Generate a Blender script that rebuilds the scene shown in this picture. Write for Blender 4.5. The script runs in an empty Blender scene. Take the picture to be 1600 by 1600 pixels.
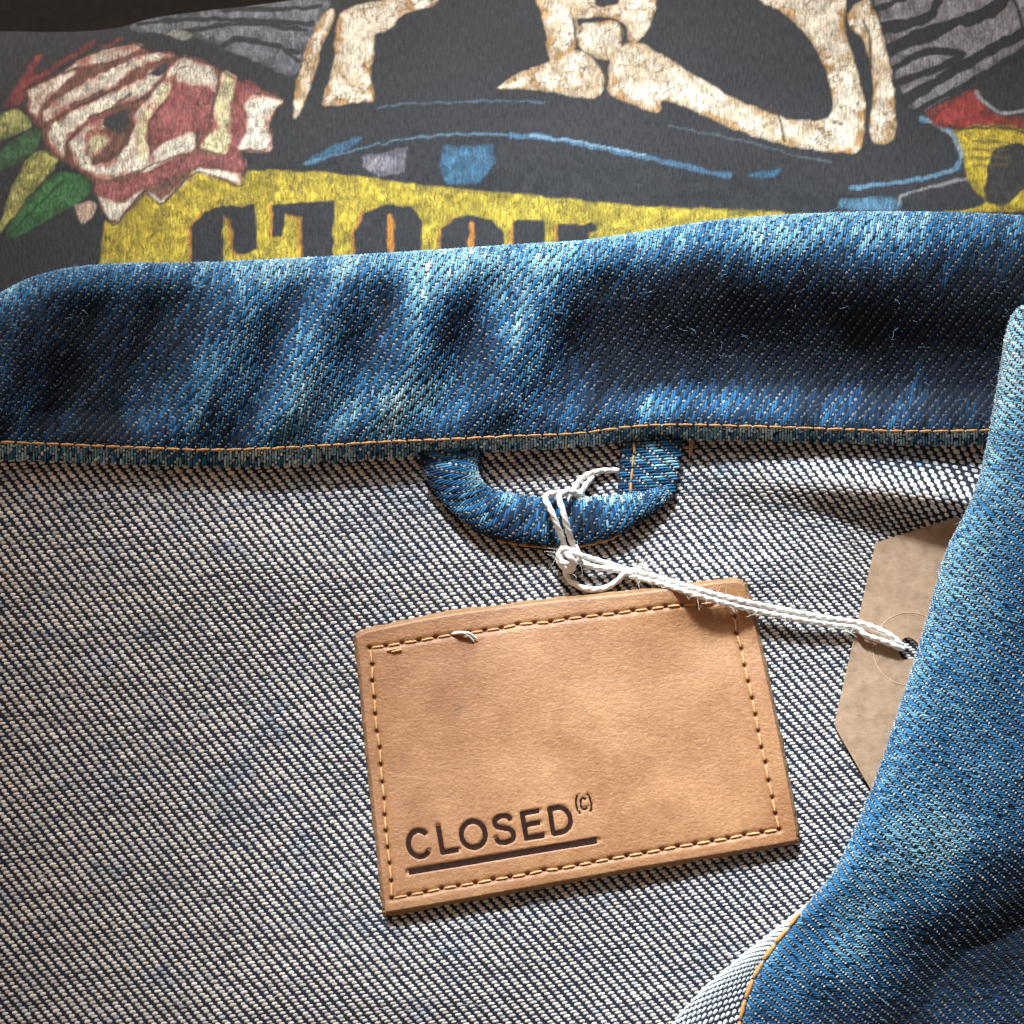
import bpy, math, random
import numpy as np
from mathutils import Matrix, Vector

random.seed(7)
RNG = np.random.default_rng(7)
scene = bpy.context.scene
COL = scene.collection

# ------------------------------------------------------------------ camera
S = 1.0e-4            # metres per drawing unit (one unit = 0.1 mm)
DIST = 2200.0         # camera distance in units
TILT = math.radians(20)
CAMV = np.array([0.0, -math.sin(TILT) * DIST, math.cos(TILT) * DIST])
RIGHT = np.array([1.0, 0, 0])
UP = np.array([0, math.cos(TILT), math.sin(TILT)])
FWD = -CAMV / DIST

cd = bpy.data.cameras.new('camera')
cam = bpy.data.objects.new('camera', cd)
COL.objects.link(cam)
cam.location = CAMV * S
cam.rotation_euler = (TILT, 0, 0)
cd.sensor_width = 36
cd.lens = 36 * DIST / 1600
cd.clip_start = 0.005
cd.clip_end = 20
cd.dof.use_dof = True
cd.dof.focus_distance = DIST * S * 0.985
cd.dof.aperture_fstop = 60
scene.camera = cam
scene.render.resolution_x = 1024
scene.render.resolution_y = 1024

# ------------------------------------------------------------------ light
world = bpy.data.worlds.new('World')
scene.world = world
world.use_nodes = True
bg = world.node_tree.nodes['Background']
bg.inputs[0].default_value = (1.0, 0.84, 0.71, 1)
bg.inputs[1].default_value = 0.15


def lamp(name, kind, loc, target, energy, color, size=0.1, size_y=None, spot=None, blend=1.0):
    d = bpy.data.lights.new(name, kind)
    d.energy = energy
    d.color = color
    if kind == 'AREA':
        d.shape = 'RECTANGLE'
        d.size = size
        d.size_y = size_y or size
    else:
        d.shadow_soft_size = size
        if kind == 'SPOT':
            d.spot_size = math.radians(spot)
            d.spot_blend = blend
    o = bpy.data.objects.new(name, d)
    COL.objects.link(o)
    o.location = loc
    v = Vector(target) - Vector(loc)
    o.rotation_euler = v.to_track_quat('-Z', 'Y').to_euler()
    return o


# daylight from a window beyond the collar, a little to the left, low over the cloth
lamp('window_light', 'AREA', (-0.20, 0.78, 0.27), (0.0, 0.02, 0.0), 5.4, (1.0, 0.975, 0.94), 0.16, 0.16)
# the brighter beam that reaches the lower right of the lining
lamp('window_beam', 'SPOT', (-0.10, 0.72, 0.46), (0.034, -0.052, 0.0), 195.0, (0.72, 0.88, 1.0), 0.07, spot=11.6, blend=1.0)

# added spot that brightens the shirt behind, apart from the window
lamp('shirt_fill_spot', 'SPOT', (0.06, 0.62, 0.58), (0.0, 0.085, -0.005), 15.0, (0.95, 0.97, 1.0), 0.08, spot=17, blend=1.0)
# warm light thrown back by the room on the near left
lamp('room_fill', 'AREA', (-0.55, -0.30, 0.55), (-0.03, -0.03, 0.0), 1.7, (1.0, 0.72, 0.50), 0.6, 0.6)

scene.view_settings.view_transform = 'Standard'
scene.view_settings.look = 'None'
scene.view_settings.exposure = 0.0
scene.view_settings.gamma = 1.0
scene.view_settings.use_curve_mapping = False
scene.render.engine = 'CYCLES'

# ------------------------------------------------------------------ maths


def Q(px, py, e):
    """point on the table plane under a picture position, raised e units towards the viewer"""
    px, py, e = np.broadcast_arrays(np.asarray(px, float), np.asarray(py, float), np.asarray(e, float))
    x = (px - 800) / DIST
    y = (800 - py) / DIST
    d = x[..., None] * RIGHT + y[..., None] * UP + FWD
    t = -CAMV[2] / d[..., 2]
    n = np.linalg.norm(d, axis=-1)
    t = t - e / n
    return CAMV + d * t[..., None]


def catmull(pts, n=400):
    p = np.array(pts, float)
    p = np.vstack([2 * p[0] - p[1], p, 2 * p[-1] - p[-2]])
    m = len(p) - 3
    tt = np.linspace(0, m - 1e-9, n)
    i = tt.astype(int)
    f = (tt - i)[:, None]
    a, b, c, d = p[i], p[i + 1], p[i + 2], p[i + 3]
    return 0.5 * (2 * b + (c - a) * f + (2 * a - 5 * b + 4 * c - d) * f * f + (3 * b - a - 3 * c + d) * f ** 3)


def even(pts, step):
    """resample a polyline at equal arc steps; returns points"""
    c = np.array(pts, float)
    L = np.concatenate([[0], np.cumsum(np.linalg.norm(np.diff(c, axis=0), axis=1))])
    n = max(2, int(round(L[-1] / step)) + 1)
    q = np.linspace(0, L[-1], n)
    return np.stack([np.interp(q, L, c[:, k]) for k in range(c.shape[1])], 1)


def curve_fn(pts):
    c = catmull(pts, 800)
    xs = c[:, 0]
    o = np.argsort(xs)
    return lambda x: np.interp(x, xs[o], c[o, 1])


LAT = RNG.random((256, 256))


def vnoise(x, y):
    xi = np.floor(x).astype(int)
    yi = np.floor(y).astype(int)
    fx = x - xi
    fy = y - yi
    fx = fx * fx * (3 - 2 * fx)
    fy = fy * fy * (3 - 2 * fy)
    g = lambda a, b: LAT[a & 255, b & 255]
    return (g(xi, yi) * (1 - fx) + g(xi + 1, yi) * fx) * (1 - fy) + (g(xi, yi + 1) * (1 - fx) + g(xi + 1, yi + 1) * fx) * fy


def fbm(x, y, o=3):
    r = 0
    a = 0.5
    for k in range(o):
        r = r + a * vnoise(x * 2 ** k + 17.3 * k, y * 2 ** k + 9.1 * k)
        a *= 0.5
    return r / (1 - 0.5 ** o)


def sstep(a, b, x):
    t = np.clip((x - a) / (b - a), 0, 1)
    return t * t * (3 - 2 * t)


def gauss(x, y, cx, cy, sx, sy, ang=0):
    c, s = math.cos(math.radians(ang)), math.sin(math.radians(ang))
    dx, dy = x - cx, y - cy
    a = dx * c + dy * s
    b = -dx * s + dy * c
    return np.exp(-0.5 * ((a / sx) ** 2 + (b / sy) ** 2))


def mixc(a, b, t):
    t = np.asarray(t)[..., None]
    return np.asarray(a) * (1 - t) + np.asarray(b) * t


# ------------------------------------------------------------------ mesh helpers


def mesh_np(name, v, f, mat, parent=None, col=None, pc=None, smooth=True):
    """v (n,3) in units, f (m,4|3) indices"""
    v = np.asarray(v, float).reshape(-1, 3) * S
    f = np.asarray(f, int)
    k = f.shape[1]
    me = bpy.data.meshes.new(name)
    me.vertices.add(len(v))
    me.vertices.foreach_set('co', v.astype(np.float32).ravel())
    me.loops.add(f.size)
    me.loops.foreach_set('vertex_index', f.astype(np.int32).ravel())
    me.polygons.add(len(f))
    me.polygons.foreach_set('loop_start', (np.arange(len(f)) * k).astype(np.int32))
    me.polygons.foreach_set('loop_total', np.full(len(f), k, np.int32))
    me.update(calc_edges=True)
    if smooth:
        me.polygons.foreach_set('use_smooth', np.ones(len(f), bool))
    if col is not None:
        a = me.attributes.new('Col', 'FLOAT_COLOR', 'POINT')
        c = np.ones((len(v), 4), np.float32)
        cc = np.asarray(col).reshape(len(v), -1)
        c[:, :cc.shape[1]] = cc
        a.data.foreach_set('color', c.ravel())
    if pc is not None:
        a = me.attributes.new('pc', 'FLOAT_VECTOR', 'POINT')
        q = np.zeros((len(v), 3), np.float32)
        pp = np.asarray(pc).reshape(len(v), -1)
        q[:, :pp.shape[1]] = pp
        a.data.foreach_set('vector', q.ravel())
    me.materials.append(mat)
    me.validate()
    o = bpy.data.objects.new(name, me)
    COL.objects.link(o)
    if parent is not None:
        attach(o, parent)
    return o


def attach(o, parent):
    o.parent = parent
    m = parent.matrix_basis.copy()
    p = parent
    if p.parent is not None:
        m = p.parent.matrix_basis @ p.matrix_parent_inverse @ m
    o.matrix_parent_inverse = m.inverted()


def grid_faces(nr, nc, flip=False, off=0):
    r, c = np.meshgrid(np.arange(nr - 1), np.arange(nc - 1), indexing='ij')
    a = (r * nc + c).ravel() + off
    f = np.stack([a, a + 1, a + nc + 1, a + nc], 1)
    return f[:, ::-1] if flip else f


def sheet(name, P, mat, parent=None, flip=False, col=None, pc=None):
    nr, nc = P.shape[:2]
    return mesh_np(name, P, grid_faces(nr, nc, flip), mat, parent, col, pc)


def empty(name, loc, label, cat):
    o = bpy.data.objects.new(name, None)
    o.empty_display_size = 0.01
    COL.objects.link(o)
    o.location = np.asarray(loc) * S
    o['label'] = label
    o['category'] = cat
    return o


def template(nu, nv, pw=4):
    x = np.linspace(-1, 1, nu)
    y = np.linspace(-1, 1, nv)
    X, Y = np.meshgrid(x, y, indexing='ij')
    wx = np.sqrt(np.clip(1 - 0.80 * np.abs(X) ** pw, 0, 1))
    A = X
    B = Y * wx
    H = np.sqrt(np.clip(1 - Y ** 2, 0, 1)) * (0.25 + 0.75 * np.sqrt(np.clip(1 - np.abs(X) ** pw, 0, 1)))
    H[0, :] *= 0.0
    H[-1, :] *= 0.0
    return A.ravel(), B.ravel(), H.ravel(), grid_faces(nu, nv)


def threads(name, surf, a, b, la, lb, h, colr, mat, parent, sign=1, nu=5, nv=4, along='a', skew=None, sink=0.7):
    """lay one little thread bump per (a,b) on the surface; la/lb half sizes"""
    A, B, H, F = template(nu, nv)
    if along == 'b':
        A, B = B, A
        flip = True
    else:
        flip = False
    N = len(a)
    K = len(A)
    sk = 0 if skew is None else skew
    AA = a[:, None] + A[None] * la[:, None] + (B[None] * lb[:, None] * sk if along == 'b' else 0)
    BB = b[:, None] + B[None] * lb[:, None] + (A[None] * la[:, None] * sk if along == 'a' else 0)
    P = surf(AA, BB)
    d = 2.0
    n = np.cross(surf(a + d, b) - surf(a - d, b), surf(a, b + d) - surf(a, b - d)) * sign
    n /= np.linalg.norm(n, axis=-1, keepdims=True) + 1e-9
    P = P + n[:, None, :] * (H[None] * h[:, None] - sink)[..., None]
    F = F[:, ::-1] if (flip != (sign < 0)) else F
    f = (F[None] + (np.arange(N) * K)[:, None, None]).reshape(-1, 4)
    c = np.repeat(colr[:, None, :], K, 1)
    o = mesh_np(name, P.reshape(-1, 3), f, mat, parent, c.reshape(-1, 3))
    o['kind'] = 'stuff'
    return o


# ------------------------------------------------------------------ materials


def nm(name):
    m = bpy.data.materials.new(name)
    m.use_nodes = True
    nt = m.node_tree
    b = nt.nodes['Principled BSDF']
    return m, nt, b


def node(nt, t, **kw):
    n = nt.nodes.new(t)
    for k, v in kw.items():
        if k.startswith('i_'):
            key = k[2:].replace('_', ' ')
            n.inputs[key].default_value = v
        else:
            setattr(n, k, v)
    return n


def objcoord(nt, scale):
    tc = node(nt, 'ShaderNodeTexCoord')
    mp = node(nt, 'ShaderNodeMapping')
    mp.inputs['Scale'].default_value = (scale,) * 3 if not hasattr(scale, '__len__') else scale
    nt.links.new(tc.outputs['Object'], mp.inputs['Vector'])
    return mp.outputs['Vector']


def mulcol(nt, c1, fac_socket, lo, hi):
    mr = node(nt, 'ShaderNodeMapRange')
    mr.inputs['To Min'].default_value = lo
    mr.inputs['To Max'].default_value = hi
    nt.links.new(fac_socket, mr.inputs['Value'])
    mx = node(nt, 'ShaderNodeVectorMath', operation='SCALE')
    nt.links.new(c1, mx.inputs[0])
    nt.links.new(mr.outputs[0], mx.inputs['Scale'])
    return mx.outputs[0]


def mat_thread(name, rough=0.95, sheen=0.03, lo=0.7, hi=1.25):
    m, nt, b = nm(name)
    at = node(nt, 'ShaderNodeAttribute', attribute_name='Col')
    v = objcoord(nt, 1.0 / S)
    nz = node(nt, 'ShaderNodeTexNoise', i_Scale=0.45, i_Detail=3.0)
    nt.links.new(v, nz.inputs['Vector'])
    nt.links.new(mulcol(nt, at.outputs['Color'], nz.outputs['Fac'], lo, hi), b.inputs['Base Color'])
    bp = node(nt, 'ShaderNodeBump', i_Strength=0.5, i_Distance=0.6 * S)
    nt.links.new(nz.outputs['Fac'], bp.inputs['Height'])
    nt.links.new(bp.outputs[0], b.inputs['Normal'])
    b.inputs['Roughness'].default_value = rough
    b.inputs['Specular IOR Level'].default_value = 0.10
    b.inputs['Sheen Weight'].default_value = sheen
    return m


def mat_plain(name, color, rough=0.85, nscale=0.05, lo=0.7, hi=1.3, bump=0.0, spec=0.25):
    m, nt, b = nm(name)
    v = objcoord(nt, 1.0 / S)
    nz = node(nt, 'ShaderNodeTexNoise', i_Scale=nscale, i_Detail=5.0)
    nt.links.new(v, nz.inputs['Vector'])
    rgb = node(nt, 'ShaderNodeRGB')
    rgb.outputs[0].default_value = (*color, 1)
    nt.links.new(mulcol(nt, rgb.outputs[0], nz.outputs['Fac'], lo, hi), b.inputs['Base Color'])
    if bump:
        bp = node(nt, 'ShaderNodeBump', i_Strength=0.6, i_Distance=bump * S)
        nt.links.new(nz.outputs['Fac'], bp.inputs['Height'])
        nt.links.new(bp.outputs[0], b.inputs['Normal'])
    b.inputs['Roughness'].default_value = rough
    b.inputs['Specular IOR Level'].default_value = spec
    return m


M_THREAD = mat_thread('denim_yarn')
M_BASE = mat_plain('denim_ground', (0.009, 0.011, 0.018), 0.95, 0.12, 0.5, 1.5, 1.0)
M_LBASE = mat_plain('lining_ground', (0.010, 0.013, 0.021), 0.95, 0.12, 0.5, 1.5, 1.0)
M_STITCH = mat_plain('orange_thread', (0.40, 0.185, 0.05), 0.6, 0.25, 0.6, 1.35, 0.6, 0.4)
M_STITCH2 = mat_plain('tan_thread', (0.58, 0.30, 0.125), 0.6, 0.25, 0.6, 1.35, 0.6, 0.4)
M_BURN = mat_plain('burnt_leather', (0.024, 0.010, 0.007), 0.9, 0.12, 0.5, 1.8, 0.6, 0.05)
M_EDGE = mat_plain('leather_cut_edge', (0.23, 0.12, 0.055), 0.95, 0.12, 0.35, 1.5, 3.0)
M_CORD = mat_plain('cotton_cord', (0.80, 0.735, 0.67), 0.95, 0.35, 0.7, 1.2, 1.6)
M_HOLE = mat_plain('needle_hole_dark', (0.05, 0.022, 0.012), 0.95)
M_COUCH = mat_plain('brown_couch_cloth', (0.016, 0.010, 0.008), 0.95, 0.05, 0.4, 1.8, 2.0)


def mat_leather():
    m, nt, b = nm('tan_leather')
    L = nt.links.new
    at = node(nt, 'ShaderNodeAttribute', attribute_name='Col')
    v = objcoord(nt, 1.0 / S)
    big = node(nt, 'ShaderNodeTexNoise', i_Scale=0.0085, i_Detail=9.0, i_Roughness=0.68)
    L(v, big.inputs['Vector'])
    cr = node(nt, 'ShaderNodeValToRGB')
    e = cr.color_ramp.elements
    e[0].position = 0.30
    e[0].color = (0.33, 0.122, 0.040, 1)
    e[1].position = 0.72
    e[1].color = (0.57, 0.272, 0.118, 1)
    L(big.outputs['Fac'], cr.inputs['Fac'])
    fine = node(nt, 'ShaderNodeTexNoise', i_Scale=0.16, i_Detail=6.0, i_Roughness=0.65)
    L(v, fine.inputs['Vector'])
    c = mulcol(nt, cr.outputs['Color'], fine.outputs['Fac'], 0.55, 1.30)
    mu = node(nt, 'ShaderNodeVectorMath', operation='MULTIPLY')
    L(c, mu.inputs[0])
    L(at.outputs['Color'], mu.inputs[1])
    L(mu.outputs[0], b.inputs['Base Color'])
    # grain: stretched creases plus pebbles
    mp = node(nt, 'ShaderNodeMapping')
    mp.inputs['Rotation'].default_value = (0, 0, math.radians(-52))
    mp.inputs['Scale'].default_value = (0.045, 0.12, 0.07)
    L(v, mp.inputs['Vector'])
    wr = node(nt, 'ShaderNodeTexNoise', i_Scale=1.0, i_Detail=5.0, i_Roughness=0.6, i_Distortion=1.4)
    L(mp.outputs[0], wr.inputs['Vector'])
    vo = node(nt, 'ShaderNodeTexVoronoi', feature='DISTANCE_TO_EDGE', i_Scale=0.13)
    L(v, vo.inputs['Vector'])
    vr = node(nt, 'ShaderNodeMapRange')
    vr.inputs['From Max'].default_value = 0.25
    L(vo.outputs['Distance'], vr.inputs['Value'])
    ad = node(nt, 'ShaderNodeMath', operation='MULTIPLY_ADD')
    L(vr.outputs[0], ad.inputs[0])
    ad.inputs[1].default_value = 0.22
    L(wr.outputs['Fac'], ad.inputs[2])
    ad2 = node(nt, 'ShaderNodeMath', operation='MULTIPLY_ADD')
    L(fine.outputs['Fac'], ad2.inputs[0])
    ad2.inputs[1].default_value = 0.35
    L(ad.outputs[0], ad2.inputs[2])
    bp = node(nt, 'ShaderNodeBump', i_Strength=0.5, i_Distance=1.6 * S)
    L(ad2.outputs[0], bp.inputs['Height'])
    L(bp.outputs[0], b.inputs['Normal'])
    b.inputs['Roughness'].default_value = 0.55
    b.inputs['Specular IOR Level'].default_value = 0.35
    return m


def mat_kraft():
    m, nt, b = nm('kraft_card')
    L = nt.links.new
    v = objcoord(nt, 1.0 / S)
    n1 = node(nt, 'ShaderNodeTexNoise', i_Scale=0.05, i_Detail=8.0, i_Roughness=0.7)
    L(v, n1.inputs['Vector'])
    cr = node(nt, 'ShaderNodeValToRGB')
    e = cr.color_ramp.elements
    e[0].position = 0.3
    e[0].color = (0.21, 0.115, 0.060, 1)
    e[1].position = 0.7
    e[1].color = (0.35, 0.215, 0.125, 1)
    L(n1.outputs['Fac'], cr.inputs['Fac'])
    mp = node(nt, 'ShaderNodeMapping')
    mp.inputs['Rotation'].default_value = (0, 0, 0.9)
    mp.inputs['Scale'].default_value = (0.04, 0.35, 0.1)
    L(v, mp.inputs['Vector'])
    n2 = node(nt, 'ShaderNodeTexNoise', i_Scale=1.0, i_Detail=3.0, i_Distortion=2.0)
    L(mp.outputs[0], n2.inputs['Vector'])
    L(mulcol(nt, cr.outputs['Color'], n2.outputs['Fac'], 0.75, 1.25), b.inputs['Base Color'])
    bp = node(nt, 'ShaderNodeBump', i_Strength=0.35, i_Distance=2.0 * S)
    L(n1.outputs['Fac'], bp.inputs['Height'])
    L(bp.outputs[0], b.inputs['Normal'])
    b.inputs['Roughness'].default_value = 0.8
    return m


def mat_shirt():
    m, nt, b = nm('printed_jersey')
    L = nt.links.new
    at = node(nt, 'ShaderNodeAttribute', attribute_name='Col')
    pc = node(nt, 'ShaderNodeAttribute', attribute_name='pc')
    # fine rib of the knit
    mp = node(nt, 'ShaderNodeMapping')
    mp.inputs['Scale'].default_value = (0.30, 0.07, 1)
    L(pc.outputs['Vector'], mp.inputs['Vector'])
    rib = node(nt, 'ShaderNodeTexNoise', i_Scale=1.0, i_Detail=3.0)
    L(mp.outputs[0], rib.inputs['Vector'])
    pill = node(nt, 'ShaderNodeTexNoise', i_Scale=0.16, i_Detail=5.0, i_Roughness=0.7)
    L(pc.outputs['Vector'], pill.inputs['Vector'])
    c = mulcol(nt, at.outputs['Color'], rib.outputs['Fac'], 0.0, 2.0)
    c = mulcol(nt, c, pill.outputs['Fac'], 0.6, 1.4)
    # cracks in the ink (alpha carries where ink lies)
    w = node(nt, 'ShaderNodeTexNoise', i_Scale=0.03, i_Detail=3.0)
    L(pc.outputs['Vector'], w.inputs['Vector'])
    wa = node(nt, 'ShaderNodeVectorMath', operation='MULTIPLY_ADD')
    L(w.outputs['Color'], wa.inputs[0])
    wa.inputs[1].default_value = (22, 22, 0)
    L(pc.outputs['Vector'], wa.inputs[2])
    # ragged hairline cracks: where a distorted noise crosses its middle value
    cmp_ = node(nt, 'ShaderNodeMapping')
    cmp_.inputs['Scale'].default_value = (0.085, 0.05, 1)
    L(wa.outputs[0], cmp_.inputs['Vector'])
    cn = node(nt, 'ShaderNodeTexNoise', i_Scale=1.0, i_Detail=4.0, i_Roughness=0.6, i_Distortion=0.8)
    L(cmp_.outputs[0], cn.inputs['Vector'])
    cs = node(nt, 'ShaderNodeMath', operation='SUBTRACT')
    L(cn.outputs['Fac'], cs.inputs[0])
    cs.inputs[1].default_value = 0.5
    cb = node(nt, 'ShaderNodeMath', operation='ABSOLUTE')
    L(cs.outputs[0], cb.inputs[0])
    mr = node(nt, 'ShaderNodeMapRange')
    mr.inputs['From Min'].default_value = 0.004
    mr.inputs['From Max'].default_value = 0.042
    mr.inputs['To Min'].default_value = 1.0
    mr.inputs['To Max'].default_value = 0.0
    L(cb.outputs[0], mr.inputs['Value'])
    gate = node(nt, 'ShaderNodeTexNoise', i_Scale=0.02, i_Detail=2.0)
    L(pc.outputs['Vector'], gate.inputs['Vector'])
    gr = node(nt, 'ShaderNodeMapRange')
    gr.inputs['From Min'].default_value = 0.36
    gr.inputs['From Max'].default_value = 0.50
    L(gate.outputs['Fac'], gr.inputs['Value'])
    m1 = node(nt, 'ShaderNodeMath', operation='MULTIPLY')
    L(mr.outputs[0], m1.inputs[0])
    L(gr.outputs[0], m1.inputs[1])
    m2 = node(nt, 'ShaderNodeMath', operation='MULTIPLY')
    L(m1.outputs[0], m2.inputs[0])
    L(at.outputs['Alpha'], m2.inputs[1])
    m3 = node(nt, 'ShaderNodeMath', operation='MULTIPLY')
    L(m2.outputs[0], m3.inputs[0])
    m3.inputs[1].default_value = 0.6
    vc = node(nt, 'ShaderNodeTexVoronoi', feature='F1', i_Scale=0.085)
    L(wa.outputs[0], vc.inputs['Vector'])
    sx = node(nt, 'ShaderNodeSeparateColor')
    L(vc.outputs['Color'], sx.inputs[0])
    vm = node(nt, 'ShaderNodeMapRange')
    vm.inputs['To Min'].default_value = -0.28
    vm.inputs['To Max'].default_value = 0.22
    L(sx.outputs[0], vm.inputs['Value'])
    va = node(nt, 'ShaderNodeMath', operation='MULTIPLY_ADD')
    L(vm.outputs[0], va.inputs[0])
    L(at.outputs['Alpha'], va.inputs[1])
    va.inputs[2].default_value = 1.0
    vs = node(nt, 'ShaderNodeVectorMath', operation='SCALE')
    L(c, vs.inputs[0])
    L(va.outputs[0], vs.inputs['Scale'])
    c = vs.outputs[0]
    fl = node(nt, 'ShaderNodeTexNoise', i_Scale=0.11, i_Detail=6.0, i_Roughness=0.75)
    L(mp.outputs[0], fl.inputs['Vector'])
    fl.inputs['Scale'].default_value = 0.9
    fr_ = node(nt, 'ShaderNodeMapRange')
    fr_.inputs['From Min'].default_value = 0.52
    fr_.inputs['From Max'].default_value = 0.64
    fr_.inputs['To Max'].default_value = 0.5
    L(fl.outputs['Fac'], fr_.inputs['Value'])
    fm = node(nt, 'ShaderNodeMath', operation='MULTIPLY')
    L(fr_.outputs[0], fm.inputs[0])
    L(at.outputs['Alpha'], fm.inputs[1])
    m4 = node(nt, 'ShaderNodeMath', operation='MAXIMUM')
    L(m3.outputs[0], m4.inputs[0])
    L(fm.outputs[0], m4.inputs[1])
    m3 = m4
    mx = node(nt, 'ShaderNodeMix', data_type='RGBA')
    L(m3.outputs[0], mx.inputs['Factor'])
    L(c, mx.inputs['A'])
    mx.inputs['B'].default_value = (0.035, 0.03, 0.03, 1)
    L(mx.outputs['Result'], b.inputs['Base Color'])
    bp = node(nt, 'ShaderNodeBump', i_Strength=0.6, i_Distance=2.0 * S)
    sm = node(nt, 'ShaderNodeMath', operation='ADD')
    L(rib.outputs['Fac'], sm.inputs[0])
    L(pill.outputs['Fac'], sm.inputs[1])
    L(sm.outputs[0], bp.inputs['Height'])
    L(bp.outputs[0], b.inputs['Normal'])
    b.inputs['Roughness'].default_value = 0.85
    b.inputs['Specular IOR Level'].default_value = 0.2
    b.inputs['Sheen Weight'].default_value = 0.06
    return m


M_LEATHER = mat_leather()
M_KRAFT = mat_kraft()
M_SHIRT = mat_shirt()
M_CARDEDGE = mat_plain('card_edge', (0.62, 0.50, 0.38), 0.9, 0.2, 0.8, 1.2)
M_RING = mat_plain('card_ring_cut', (0.46, 0.31, 0.18), 0.85, 0.1, 0.7, 1.25)

# ------------------------------------------------------------------ shapes of the cloth

TOP = curve_fn([(-300, 640), (-200, 570), (-80, 498), (0, 458), (50, 434), (110, 419), (190, 412), (300, 411), (400, 407), (500, 402), (600, 396),
                (700, 390), (800, 383), (900, 377), (950, 371), (1000, 363), (1050, 355), (1110, 346), (1200, 338),
                (1300, 333), (1400, 331), (1500, 333), (1600, 338), (1700, 350), (1850, 380)])
SEAM = curve_fn([(-300, 690), (-150, 694), (0, 697), (150, 703), (300, 709), (400, 708), (500, 703), (600, 697), (700, 693), (800, 688), (860, 686),
                 (910, 683), (955, 677), (1000, 672), (1060, 670), (1150, 672), (1250, 675), (1400, 680), (1530, 679),
                 (1700, 672), (1850, 665)])


def body_e(px, py):
    e = 2.0 + 7 * (fbm(px / 340 + 3, py / 300 + 8, 2) - 0.5) * 2
    # fold in the lining under the right of the collar
    yc = 742 + 0.00021 * np.clip(px - 1100, 0, 900) ** 2 + 6
    w = sstep(1050, 1520, px) ** 0.8
    d = py - yc
    e = e + w * (44 + 0.03 * np.clip(px - 1100, 0, 400)) * np.exp(-0.5 * (d / np.where(d < 0, 30, 24)) ** 2)
    # patch corner pushed up by that fold
    e = e + 20 * gauss(px, py, 1130, 905, 85, 45, -10)
    # swell of the lap underneath
    e = e + 16 * gauss(px, py, 1000, 1330, 420, 190, -20) + 10 * gauss(px, py, 480, 880, 150, 60, 10)
    e = e - 10 * gauss(px, py, 640, 1330, 60, 240, 8) * 0
    # lower middle swelling and hollow at its left
    e = e + 22 * gauss(px, py, 590, 1570, 130, 120, 15) - 14 * sstep(520, 100, px) * sstep(800, 1200, py)
    e = e + 10 * np.clip((py - 1560) / 80, 0, 2) * 0
    return e + 4


def body(px, py):
    return Q(px, py, body_e(px, py))


# collar: profile from seam up over the crest and down behind
H0, RC = 300.0, 44.0
_y1 = np.linspace(0, H0 - RC, 60)
_e1 = 34 + 48 * np.sin(np.pi / 2 * _y1 / (H0 - RC)) ** 1.0
_ph = np.linspace(0, np.pi * 1.0, 40)[1:]
_y2 = H0 - RC + RC * np.sin(_ph)
_e2 = 82 + RC * (np.cos(_ph) - 1)
_y3 = H0 - RC - np.linspace(4, 120, 12)
_e3 = np.full(12, 82 - 2 * RC) + np.linspace(0, -4, 12)
PY = np.concatenate([_y1, _y2, _y3])
PE = np.concatenate([_e1, _e2, _e3])
PW = np.concatenate([[0], np.cumsum(np.hypot(np.diff(PY), np.diff(PE)))])
W_CREST = PW[60 + 19]       # arc length at the outline
W_END = PW[-1]


def pucker(px, y):
    """creases of the collar, running slightly slanted"""
    x = px + 0.38 * (y - 500)
    r = 0
    for cx, wd, am in ((40, 36, 10), (150, 30, -9), (255, 40, -12), (360, 34, 14), (450, 22, -9), (510, 26, 12), (590, 24, -9),
                       (665, 30, 9), (745, 24, -8), (835, 36, 9), (930, 40, -4)):
        r = r + am * np.exp(-0.5 * ((x - cx) / wd) ** 2)
    return r


def collar(px, w, lift=0):
    px, w = np.broadcast_arrays(np.asarray(px, float), np.asarray(w, float))
    y = np.interp(w, PW, PY)
    e = np.interp(w, PW, PE)
    H = SEAM(px) - TOP(px)
    py = SEAM(px) - y * H / H0
    front = sstep(W_CREST + 30, W_CREST - 60, w)
    env = sstep(5, 70, w) * sstep(W_CREST - 10, W_CREST - 110, w)
    e = e + 1.5 * pucker(px, py) * env * front
    e = e + front * env * (8 * (fbm(px / 90, py / 110 + 5, 2) - 0.5) * 2)
    # hollow face on the right half
    e = e - front * env * (56 * gauss(px, py, 1290, 565, 320, 74, 3) + 22 * gauss(px, py, 200, 560, 120, 80, 8))
    # low end on the left
    e = e - 30 * sstep(120, -200, px) * sstep(20, 150, w)
    return Q(px, py, e + lift)


# ------------------------------------------------------------------ the couch under everything
SIL = curve_fn([(-700, 120), (-300, 62), (-100, 52), (0, 49), (100, 50), (180, 44), (240, 28), (320, 17), (400, 8), (480, -4), (600, -28),
                (800, -60), (1200, -100), (1800, -120), (2300, -100)])


def shirt(px, th, off=0.0, y0=560.0, R=430.0):
    sil = SIL(px)
    py = y0 + (sil - y0) * np.sin(np.minimum(th, np.pi / 2)) ** 1.0
    back = np.clip(th - np.pi / 2, 0, 2)
    e = -26 - R * (1 - np.cos(np.minimum(th, np.pi / 2))) - back * 500
    py = py + back * 40
    t = np.cos(np.minimum(th, np.pi / 2))
    e = e + t * (12 * (fbm(px / 260 + 2, py / 160, 2) - 0.5) * 2)
    return Q(px, py, e + off)


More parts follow.
